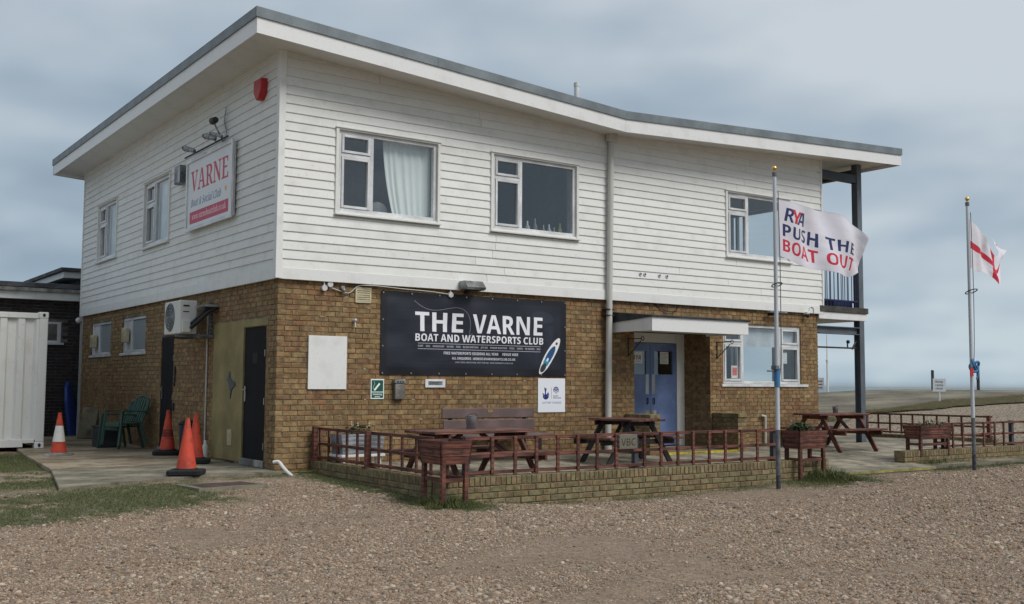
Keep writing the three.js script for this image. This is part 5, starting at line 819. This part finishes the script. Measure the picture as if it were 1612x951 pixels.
{
  const t = thing('garden_bench', 'brown slatted bench with a small brass plaque against the brick wall', 'bench', [3.42, 0.03, 0.42]);
  part(t, 'back_slat', box(-0.88, 0.86, 0.66, 0.815, -0.11, -0.075, 0.01), mat.bench); part(t, 'back_slat', box(-0.86, 0.86, 0.47, 0.638, -0.10, -0.065, 0.01), mat.bench); part(t, 'seat_slat', box(-0.9, 0.92, 0.385, 0.42, -0.05, 0.13, 0.008), mat.bench); part(t, 'seat_slat', box(-0.9, 0.95, 0.385, 0.42, 0.14, 0.34, 0.008), mat.bench);
  for (const x of [-0.7, 0.7]) { part(t, 'leg', bar([x, 0, 0.28], [x, 0.384, 0.26], 0.07, 0.06), mat.woodDark); part(t, 'leg', bar([x, 0, -0.16], [x, 0.78, -0.135], 0.06, 0.045), mat.woodDark); part(t, 'bearer', box(x - 0.03, x + 0.03, 0.33, 0.384, -0.1, 0.225, 0.003), mat.woodDark); }
  part(t, 'plaque', box(-0.05, 0.05, 0.745, 0.79, -0.0745, -0.07, 0.001), mat.gold);
}
function bucket(label, pos, r, h) { const t = thing('metal_bucket', label, 'bucket', pos, 0, 'metal pots on the picnic tables'); part(t, 'pail', lathe([[0, 0], [r * 0.8, 0], [r, h], [r * 1.06, h], [r * 0.96, h - 0.01], [r * 0.78, 0.012], [0, 0.012]], 20), mat.galv); part(t, 'handle', new THREE.TorusGeometry(r * 0.95, 0.004, 6, 16, Math.PI).rotateX(0.9).translate(0, h * 0.9, 0), mat.iron); }
bucket('galvanised bucket on the long picnic table before the bench', [1.93, patioY(2.2) + 0.661, 2.1], 0.083, 0.175);
bucket('small metal pot on the picnic table by the balcony column', [11.25, patioY(1.0) + 0.692, 0.78], 0.06, 0.12);

// ---------------------------------------------------------------- cones, chairs and clutter along the side wall
function cone(label, [x, y, z], bands, baseMat, turn) {
  const t = thing('traffic_cone', label, 'traffic cone', [x, y, z], turn, 'traffic cones by the side wall'), R0 = v => mixn(0.132, 0.026, (v - 0.07) / 0.67);
  part(t, 'base', [plate([[-0.17, -0.21], [0.17, -0.21], [0.21, -0.17], [0.21, 0.17], [0.17, 0.21], [-0.17, 0.21], [-0.21, 0.17], [-0.21, -0.17]], 0.045, [], 0.012).rotateX(-Math.PI / 2).translate(0, 0.013, 0), new THREE.CylinderGeometry(0.145, 0.16, 0.03, 20).translate(0, 0.075, 0)], baseMat);
  bands.forEach(([a, b, m]) => part(t, m === mat.orange ? 'orange_body' : 'white_band', new THREE.CylinderGeometry(R0(b), R0(a), b - a, 24, 1, b < 0.73), m).position.y = (a + b) / 2);
  part(t, 'tip_rim', new THREE.TorusGeometry(0.026, 0.006, 6, 16).rotateX(Math.PI / 2).translate(0, 0.74, 0), mat.orange);
  return t;
}
const plain = [[0.07, 0.74, mat.orange]], banded = [[0.07, 0.27, mat.orange], [0.27, 0.53, mat.reflective], [0.53, 0.74, mat.orange]];
cone('plain orange traffic cone standing on the edge of the concrete apron', [-1.29, 0.0, 0.16], plain, mat.rubber, -0.52);
cone('orange traffic cone half hidden behind the one on the apron edge', [-0.50, 0.0, -1.85], plain, mat.rubber, -0.4);
cone('dirty orange traffic cone in front of the narrow black door', [-0.33, 0.012, -3.75], [[0.07, 0.30, mat.orange], [0.30, 0.42, M([0.34, 0.05, 0.03], { rough: 0.8, map: T_grain })], [0.42, 0.74, mat.orange]], mat.rubber, -0.4);
cone('red and white banded traffic cone beside the white container', [-1.86, -0.04, -4.6], banded, mat.paleGrey, -0.3);
function chair(label, [x, y, z], turn) {
  const t = thing('garden_chair', label, 'chair', [x, y, z], turn, 'stacked green garden chairs');
  part(t, 'seat', [box(-0.22, 0.24, 0.38, 0.405, -0.22, 0.22, 0.01), box(0.22, 0.25, 0.33, 0.405, -0.22, 0.22, 0.008)], mat.green);
  const bs = []; for (const q of [-0.18, -0.108, -0.036, 0.036, 0.108, 0.18]) bs.push(bar([-0.2, 0.41, q * 0.95], [-0.36, 0.86 - Math.abs(q) * 0.25, q], 0.02, 0.046, 0.004)); part(t, 'back_slats', bs, mat.green);
  part(t, 'back_frame', tube([[-0.2, 0.4, -0.225], [-0.29, 0.62, -0.235], [-0.355, 0.80, -0.19], [-0.375, 0.875, 0], [-0.355, 0.80, 0.19], [-0.29, 0.62, 0.235], [-0.2, 0.4, 0.225]], 0.021, 8, 40), mat.green);
  for (const s of [-1, 1]) { part(t, 'arm', [bar([-0.27, 0.6, s * 0.25], [0.22, 0.62, s * 0.265], 0.022, 0.055, 0.006)], mat.green); part(t, 'leg', [bar([0.21, 0.61, s * 0.265], [0.27, 0, s * 0.285], 0.05, 0.03, 0.005)], mat.green); part(t, 'leg', bar([-0.19, 0.4, s * 0.22], [-0.3, 0, s * 0.255], 0.05, 0.03, 0.005), mat.green); }
  return t;
}
chair('green plastic garden chair, lower of the stack by the side wall', [-0.50, 0.012, -5.95], -2.75);
chair('green plastic garden chair, upper of the stack by the side wall', [-0.52, 0.085, -5.66], -2.85);
{
  const b = thing('rubbish_bin', 'dark bin tucked behind the cones by the wall', 'bin', [-0.2, 0.012, -3.15]); part(b, 'body', lathe([[0, 0], [0.11, 0], [0.135, 0.5], [0.14, 0.52], [0, 0.52]], 16), mat.kayak.clone()); b.children[0].material.color.setRGB(0.014, 0.016, 0.03); part(b, 'lid', lathe([[0, 0.60], [0.08, 0.585], [0.145, 0.53], [0.145, 0.515], [0, 0.515]], 16), mat.rubber);
  single('water_bottle', 'pale plastic bottle standing at the foot of the wall', 'bottle', lathe([[0, 0], [0.04, 0], [0.045, 0.2], [0.018, 0.25], [0.018, 0.29], [0, 0.29]], 12), mat.reflective, [-0.12, 0.012, -2.5]);
  single('paddle_board', 'blue board leaning upright against the dark building', 'board', plate([[-0.2, 0], [0.2, 0], [0.24, 0.4], [0.24, 0.9], [0.17, 1.2], [0.04, 1.32], [-0.04, 1.32], [-0.17, 1.2], [-0.24, 0.9], [-0.24, 0.4]], 0.05, [], 0.02).rotateX(-0.12), mat.kayak, [-0.02, -0.12, -11.8], 1.05);
  single('leaning_slab', 'grey slab leaning on the side wall beyond the chairs', 'slab', box(-0.22, 0.22, 0, 0.68, -0.03, 0.03, 0.008).rotateX(-0.22), mat.concrete2, [-0.22, 0.01, -9.7], -1.0);
  single('storage_crate', 'dark crate behind the stacked chairs', 'crate', merge([box(-0.2, 0.2, 0, 0.38, -0.2, 0.2, 0.015), box(-0.215, 0.215, 0.36, 0.40, -0.215, 0.215, 0.008)]), mat.poleDark, [-0.62, 0.012, -6.45], 0.1);
  const m = thing('manhole_cover', 'rusty manhole cover in the gravel by the apron', 'manhole cover', [-1.2, gh(-1.2, 1.25) + 0.0, 1.25], 0.12); part(m, 'surround', plate(rect(-0.46, 0.46, -0.33, 0.33), 0.05, [rect(-0.38, 0.38, -0.25, 0.25)]).rotateX(-Math.PI / 2).translate(0, -0.02, 0), mat.concrete); part(m, 'lid', box(-0.375, 0.375, 0, 0.028, -0.245, 0.245, 0.004), mat.rust);
}

// ---------------------------------------------------------------- flagpoles and flags
function flagpole(label, [x, y, z], H, bands) {
  const t = thing('flagpole', label, 'flagpole', [x, y, z]);
  bands.forEach(([a, b, m, n]) => part(t, n, cyl([0, a, 0], [0, b, 0], mixn(0.033, 0.026, a / H), mixn(0.033, 0.026, b / H), 16), m));
  part(t, 'truck', cyl([0, H - 0.01, 0], [0, H + 0.05, 0], 0.034, 0.034, 14), mat.poleGrey); part(t, 'finial', [sph(0, H + 0.11, 0, 0.037, 18), cyl([0, H + 0.05, 0], [0, H + 0.085, 0], 0.012)], mat.gold);
  return t;
}
{
  const p = flagpole('flagpole flying the white lettered flag before the low wall', [5.74, -0.215, 4.11], 4.42, [[0, 0.19, mat.poleDark, 'base_sleeve'], [0.19, 0.82, mat.poleGrey, 'lower_pole'], [0.82, 4.42, mat.poleWhite, 'upper_pole']]);
  part(p, 'halyard', [tube([[0.05, 4.2, 0.02], [0.06, 3.0, 0.03], [0.055, 1.7, 0.02], [0.045, 1.5, 0.0]], 0.006, 5), new THREE.TorusGeometry(0.075, 0.008, 6, 20).rotateX(1.2).translate(0.02, 2.86, 0)], mat.rope); part(p, 'cleat_tape', cyl([0, 1.42, 0], [0, 1.68, 0], 0.042, 0.042, 14), mat.ropeBlue); part(p, 'cleat', [box(-0.07, 0.0, 1.66, 1.72, -0.05, 0.05, 0.006), cyl([-0.2, 1.64, 0], [-0.04, 1.64, 0], 0.01)], mat.poleGrey);
  const q = flagpole('flagpole flying the torn red cross flag beyond the patio entrance', [10.8, -0.2, 3.95], 4.52, [[0, 0.17 + 0.12, mat.poleDark, 'base_sleeve'], [0.29, 0.9, mat.poleGrey, 'lower_pole'], [0.9, 4.52, mat.poleWhite, 'upper_pole']]);
  part(q, 'halyard', [tube([[0.06, 4.4, 0.02], [0.07, 3.2, 0.03], [0.055, 2.0, 0.02], [0.05, 1.7, 0.0]], 0.006, 5), new THREE.TorusGeometry(0.1, 0.009, 6, 20).rotateX(1.2).translate(0.05, 3.04, 0)], mat.rope); part(q, 'rope_knot', [new THREE.TorusKnotGeometry(0.075, 0.022, 48, 6).translate(0.05, 1.78, 0.02), tube([[0.05, 1.75, 0.03], [0.1, 1.64, 0.05], [0.07, 1.55, 0.04]], 0.014)], mat.ropeBlue); part(q, 'tag', box(-0.11, -0.02, 1.6, 1.74, 0.03, 0.045, 0.003), mat.red);
}
function cloth(rows, nx, ny, tex, name, label) { // rows: [s, top(x,y,z), bottom(x,y,z)]
  const tops = new THREE.CatmullRomCurve3(rows.map(r => V(...r[1]))), bots = new THREE.CatmullRomCurve3(rows.map(r => V(...r[2]))), ts = rows.map(r => r[0]);
  const par = s => { let i = 0; while (i < ts.length - 2 && s > ts[i + 1]) i++; return (i + (s - ts[i]) / (ts[i + 1] - ts[i])) / (ts.length - 1); };
  const pos = [], uv = [], idx = [];
  for (let j = 0; j <= ny; j++) for (let i = 0; i <= nx; i++) { const s = i / nx, v = j / ny, k = clamp(par(s)), p = tops.getPoint(k).lerp(bots.getPoint(k), v); const w = Math.min(1, s * 3); p.z += w * (0.05 * Math.sin(s * 9 + v * 2.2) + 0.022 * Math.sin(s * 21 - v * 5) + 0.02 * (fbm(s * 6, v * 5, 800, 3) - 0.5)); p.y += w * 0.012 * Math.sin(s * 13 + v * 7); pos.push(p.x, p.y, p.z); uv.push(s, 1 - v); }
  for (let j = 0; j < ny; j++) for (let i = 0; i < nx; i++) { const k = j * (nx + 1) + i; idx.push(k, k + nx + 1, k + 1, k + 1, k + nx + 1, k + nx + 2); }
  const g = new THREE.BufferGeometry(); g.setAttribute('position', new THREE.Float32BufferAttribute(pos, 3)); g.setAttribute('uv', new THREE.Float32BufferAttribute(uv, 2)); g.setIndex(idx); g.computeVertexNormals();
  return single(name, label, 'flag', g, M([1, 1, 1], { phys: true, map: tex, rough: 0.9, transmission: 0.12, thickness: 0 }));
}
{
  const navy = '#26325f', red = '#c02c40';
  const t1 = canvasTex(1024, 512, (x, W, H) => {
    x.fillStyle = '#d6d3dc'; x.fillRect(0, 0, W, H); const r = rng(12); for (let i = 0; i < 60; i++) { x.fillStyle = `rgba(150,146,156,${0.03 + r() * 0.04})`; x.fillRect(r() * W, r() * H, 40 + r() * 240, 3 + r() * 20); }
    x.textBaseline = 'alphabetic';
    x.save(); x.transform(1, 0, -0.2, 1, 0, 0); fitText(x, 'R', 84, 178, 112, 'bold 165px sans-serif', navy, 'left'); fitText(x, 'A', 240, 178, 120, 'bold 165px sans-serif', navy, 'left'); fitText(x, 'Y', 160, 178, 128, 'bold 165px sans-serif', red, 'left'); x.restore();
    fitText(x, 'PUSH THE', 34, 316, 850, 'bold 150px sans-serif', navy, 'left'); fitText(x, 'BOAT OUT', 34, 452, 850, 'bold 150px sans-serif', red, 'left');
    x.fillStyle = '#b9b6bf'; x.fillRect(0, 0, 12, H); x.fillRect(0, 0, W, 4); x.fillRect(0, H - 4, W, 4);
  });
  const X = s => 5.80 + s * 1.02;
  cloth([[0, [X(0), 3.875, 4.11], [X(0), 3.06, 4.11]], [0.2, [X(0.36), 3.84, 4.13], [X(0.36), 2.99, 4.13]], [0.45, [X(0.86), 3.82, 4.09], [X(0.84), 2.92, 4.10]], [0.7, [X(1.38), 3.76, 4.13], [X(1.32), 2.87, 4.14]], [0.88, [X(1.74), 3.63, 4.08], [X(1.64), 2.88, 4.09]], [1, [X(1.90), 3.45, 4.16], [X(1.80), 2.93, 4.13]]], 90, 40, t1, 'lettered_flag', 'white flag with navy and red lettering blowing from the first flagpole');
  const t2 = canvasTex(768, 512, (x, W, H) => { x.fillStyle = '#d9d6de'; x.fillRect(0, 0, W, H); x.fillStyle = '#c22a3c'; x.fillRect(0, H * .43, W, H * .15); x.fillRect(W * .51, 0, W * .09, H); x.fillStyle = '#b5b2bb'; x.fillRect(0, 0, 10, H); });
  const Q = (x, y, z = 3.95) => [10.8 + x, y, z];
  cloth([[0, Q(0.05, 4.08), Q(0.05, 3.24)], [0.2, Q(0.31, 3.93), Q(0.28, 3.20)], [0.4, Q(0.59, 3.76), Q(0.56, 3.20)], [0.52, Q(0.79, 3.63), Q(0.70, 3.10)], [0.62, Q(0.90, 3.50, 3.93), Q(0.80, 2.98, 3.96)], [0.72, Q(1.12, 3.62, 3.82), Q(1.12, 3.36, 3.84)], [0.86, Q(1.10, 3.76, 3.75), Q(1.42, 3.55, 3.75)], [1, Q(0.97, 3.88, 3.72), Q(1.64, 3.68, 3.74)]], 90, 36, t2, 'cross_flag', 'tattered white flag with a red cross on the second flagpole');
}

// ---------------------------------------------------------------- container and the building behind
{
  const x1 = -1.66, x0 = -7.72, z1 = -6.7, z0 = -9.14, y0 = 0.0, h = 2.49, t = thing('shipping_container', 'white corrugated shipping container raised off the grass', 'container', [x1, y0, z1]);
  const W = x1 - x0, D = z1 - z0;
  const corr = (len, y0c, y1c) => { const pts = []; const p = 0.30; for (let a = 0.1; a < len - 0.12;) { pts.push([a, 0], [a + 0.10, 0], [a + 0.14, -0.055], [a + 0.26, -0.055]); a += p; } const s = [[0.08, -0.08], [0.08, 0], ...pts.slice(1), [len - 0.08, 0], [len - 0.08, -0.08]]; return plate(s, y1c - y0c).rotateX(-Math.PI / 2).translate(0, y0c, 0); };
  // side panel: profile in x (along) and -z (depth)
  const sideG = corr(W, 0.16, h - 0.12); sideG.scale(-1, 1, -1); sideG.translate(0, 0, -0.03); part(t, 'side_panel', sideG, mat.container);
  const endG = corr(D, 0.16, h - 0.12); endG.rotateY(Math.PI / 2).translate(-0.03, 0, 0); part(t, 'end_panel', box(-0.07, -0.03, 0.16, h - 0.12, -D + 0.1, -0.1, 0), mat.container);
  part(t, 'core', box(-W + 0.08, -0.08, 0.1, h - 0.03, -D + 0.05, -0.1, 0), mat.container);
  part(t, 'top_rail', [box(-W + 0.17, -0.17, h - 0.12, h - 0.02, -0.07, -0.012, 0.006), box(-0.07, -0.012, h - 0.12, h - 0.02, -D + 0.17, -0.17, 0.006)], mat.container);
  part(t, 'bottom_rail', [box(-W + 0.17, -0.36, 0.03, 0.17, -0.07, -0.012, 0.006), box(-0.36, -0.17, 0.1, 0.17, -0.07, -0.013, 0.006), box(-0.07, -0.012, 0.03, 0.17, -D + 0.17, -0.17, 0.006)], mat.container);
  for (const [x, z] of [[0, 0], [0, -D + 0.17], [-W + 0.16, 0], [-W + 0.16, -D + 0.17]]) { part(t, 'corner_post', box(x - 0.155, x - 0.006, 0.12, h - 0.115, z - 0.165, z - 0.006, 0.01), mat.container); for (const y of [0, h - 0.117]) { const c = part(t, 'corner_casting', box(x - 0.165, x, y, y + 0.118, z - 0.175, z, 0.012), mat.container); part(c, 'casting_slot', [new THREE.CylinderGeometry(0.026, 0.026, 0.004, 14).rotateX(Math.PI / 2).scale(1, 1.3, 1).translate(x - 0.08, y + 0.06, z + 0.0005), new THREE.CylinderGeometry(0.026, 0.026, 0.004, 14).rotateZ(Math.PI / 2).scale(1, 1.3, 1).translate(x + 0.0005, y + 0.06, z - 0.08)], mat.iron); } }
  for (const [x, z, l] of [[-0.3, -0.3, 'dark timber sleeper under the container corner beside the banded cone'], [-0.3, -D + 0.3, 'dark timber sleeper under the rear corner of the container']]) single('timber_sleeper', l, 'sleeper', box(-0.12, 0.12, -0.12, 0, -0.2, 0.2, 0.01), mat.woodDark, [x1 + x, y0 - 0.001, z1 + z], 0, 'sleepers under the container');
}
{
  const t = thing('dark_brick_building', 'low dark brick building with a white fascia behind the container', 'building', [-4, -0.2, -14]);
  const Z = 1.9, bt = [], r = rng(99), tones = [[0.05, 0.044, 0.045], [0.06, 0.05, 0.05], [0.042, 0.038, 0.04], [0.072, 0.058, 0.055]];
  part(t, 'wall', box(-6, 5.6, 0, 3.35, -6, Z - 0.012, 0), mat.darkMortar);
  const holes = [[3.02, 3.72, 2.32, 2.80]];
  for (let k = 0, y = 0.0; y < 3.28; k++, y += 0.0755) for (let a = -1.2 - (k % 2) * 0.112; a < 5.5; a += 0.225) { const p = a + 0.005, q = a + 0.22; if (holes.some(h => q > h[0] && p < h[1] && y + 0.06 > h[2] && y < h[3])) continue; const g = box(p, q, y + 0.006, y + 0.068, Z - 0.1, Z + (r() - 0.5) * 0.004), c = tones[Math.floor(r() * 4)], cl = new Float32Array(g.attributes.position.count * 3); for (let i = 0; i < cl.length; i += 3) { cl[i] = c[0]; cl[i + 1] = c[1]; cl[i + 2] = c[2]; } g.setAttribute('color', new THREE.BufferAttribute(cl, 3)); bt.push(g); }
  const o = part(t, 'brickwork', bt, M([1, 1, 1], { vc: true, map: T_brick, rough: 0.9 })); o.userData.kind = 'stuff';
  part(t, 'fascia', box(-6.3, 5.6, 3.29, 3.52, Z + 0.2, Z + 0.24, 0.004), mat.white); part(t, 'gutter', box(-6.3, 5.6, 3.46, 3.55, Z + 0.241, Z + 0.33, 0.01), mat.paleGrey); part(t, 'eaves_soffit', box(-6.3, 5.6, 3.29, 3.32, Z, Z + 0.2, 0), mat.soffit);
  part(t, 'roof', plate([[-6, 3.6], [Z + 0.34, 3.56], [Z + 0.34, 3.66], [0, 3.86], [-6, 3.9]], 11.9).rotateY(-Math.PI / 2).translate(5.6, 0, 0), mat.darkRoof);
  const w = part(t, 'window', [box(3.02, 3.72, 2.32, 2.37, Z - 0.06, Z + 0.0, 0.004), box(3.02, 3.72, 2.75, 2.80, Z - 0.06, Z + 0.0, 0.004), box(3.64, 3.72, 2.3705, 2.7495, Z - 0.06, Z, 0.004), box(3.02, 3.1, 2.3705, 2.7495, Z - 0.06, Z, 0.004)], mat.upvc); part(w, 'pane', box(3.1, 3.64, 2.37, 2.75, Z - 0.05, Z - 0.045, 0), M([0.012, 0.012, 0.03], { rough: 0.08 })); part(w, 'sill', box(2.97, 3.78, 2.27, 2.318, Z - 0.05, Z + 0.06, 0.005), mat.upvc);
  const u = new THREE.Group(); u.name = 'upper_storey'; t.add(u); part(u, 'wall', box(4.28, 7, 3.4, 4.0, -3, 0.9, 0), M([0.07, 0.07, 0.08], { rough: 0.9 })); part(u, 'fascia', box(3.9, 7.2, 3.92, 4.07, -3.3, 1.1, 0.004), mat.white); part(u, 'roof_sheet', box(3.82, 7.3, 4.072, 4.16, -3.4, 1.2, 0.006), mat.darkRoof);
  single('bulkhead_light', 'white bulkhead lamp at the far end of the weatherboarding', 'lamp', [sph(0, 0, 0, 0.07, 10), cbox(0.05, 0.02, 0, 0.1, 0.09, 0.1, 0.01)], mat.upvc, [-0.06, 2.62, -11.4]);
}

// ---------------------------------------------------------------- things out toward the sea
{
  const s = thing('ramp_sign', 'white sign on a post on the verge beside the ramp', 'sign', [36.6, gh(36.6, -13.5), -13.5], -0.95);
  part(s, 'post', cyl([0, 0, -0.03], [0, 0.75, -0.03], 0.04), mat.upvc); part(s, 'board', box(-0.27, 0.27, 0.48, 1.06, -0.012, 0.012, 0.004), mat.upvc);
  part(s, 'print', new THREE.PlaneGeometry(0.52, 0.56).translate(0, 0.77, 0.0145), M([1, 1, 1], { rough: 0.6, map: canvasTex(128, 136, (x, W, H) => { x.fillStyle = '#e6e8ea'; x.fillRect(0, 0, W, H); ['Keep', 'ramp', 'clear'].forEach((w, i) => fitText(x, w, W / 2, 42 + i * 36, W * .62, 'bold 32px sans-serif', '#3a3e46')); }) }));
  const s2 = thing('beach_sign', 'white sign on a post seen past the corner of the house', 'sign', [34.6, gh(34.6, -18.6), -18.6], -0.9);
  part(s2, 'post', cyl([0, 0, -0.03], [0, 0.9, -0.03], 0.04), mat.upvc); part(s2, 'board', box(-0.36, 0.36, 0.62, 1.2, -0.012, 0.012, 0.004), mat.upvc); part(s2, 'lettering', [0.7, 0.85, 1.0].map(y => box(-0.28, 0.28, y, y + 0.06, 0.0125, 0.016, 0)), mat.poleGrey);
  const post = (label, x, z, h) => { const p = thing('timber_post', label, 'post', [x, gh(x, z), z], 0, 'marker posts on the bank'); part(p, 'shaft', cyl([0, -0.2, 0], [0, h, 0], 0.085, 0.08, 10), mat.poleDark); part(p, 'cap', cyl([0, h, 0], [0, h + 0.06, 0], 0.095, 0.05, 10), mat.poleDark); };
  post('dark marker post on the crest of the bank, further from the flagpole', 49, -22.0, 1.1); post('dark marker post behind the second flagpole', 49, -19.2, 1.3);
  const m = thing('beach_mast', 'slender white mast standing on the bank beyond the balcony', 'mast', [46, gh(46, -27), -27]); part(m, 'pole', cyl([0, 0, 0], [0, 2.0, 0], 0.06, 0.05, 8), mat.reflective); part(m, 'top_pole', cyl([0, 2.0, 0], [0, 3.9, 0], 0.035, 0.025, 8), mat.reflective); part(m, 'collar', cyl([0, 1.95, 0], [0, 2.1, 0], 0.08, 0.08, 8), mat.reflective);
}
renderer.render(scene, camera);
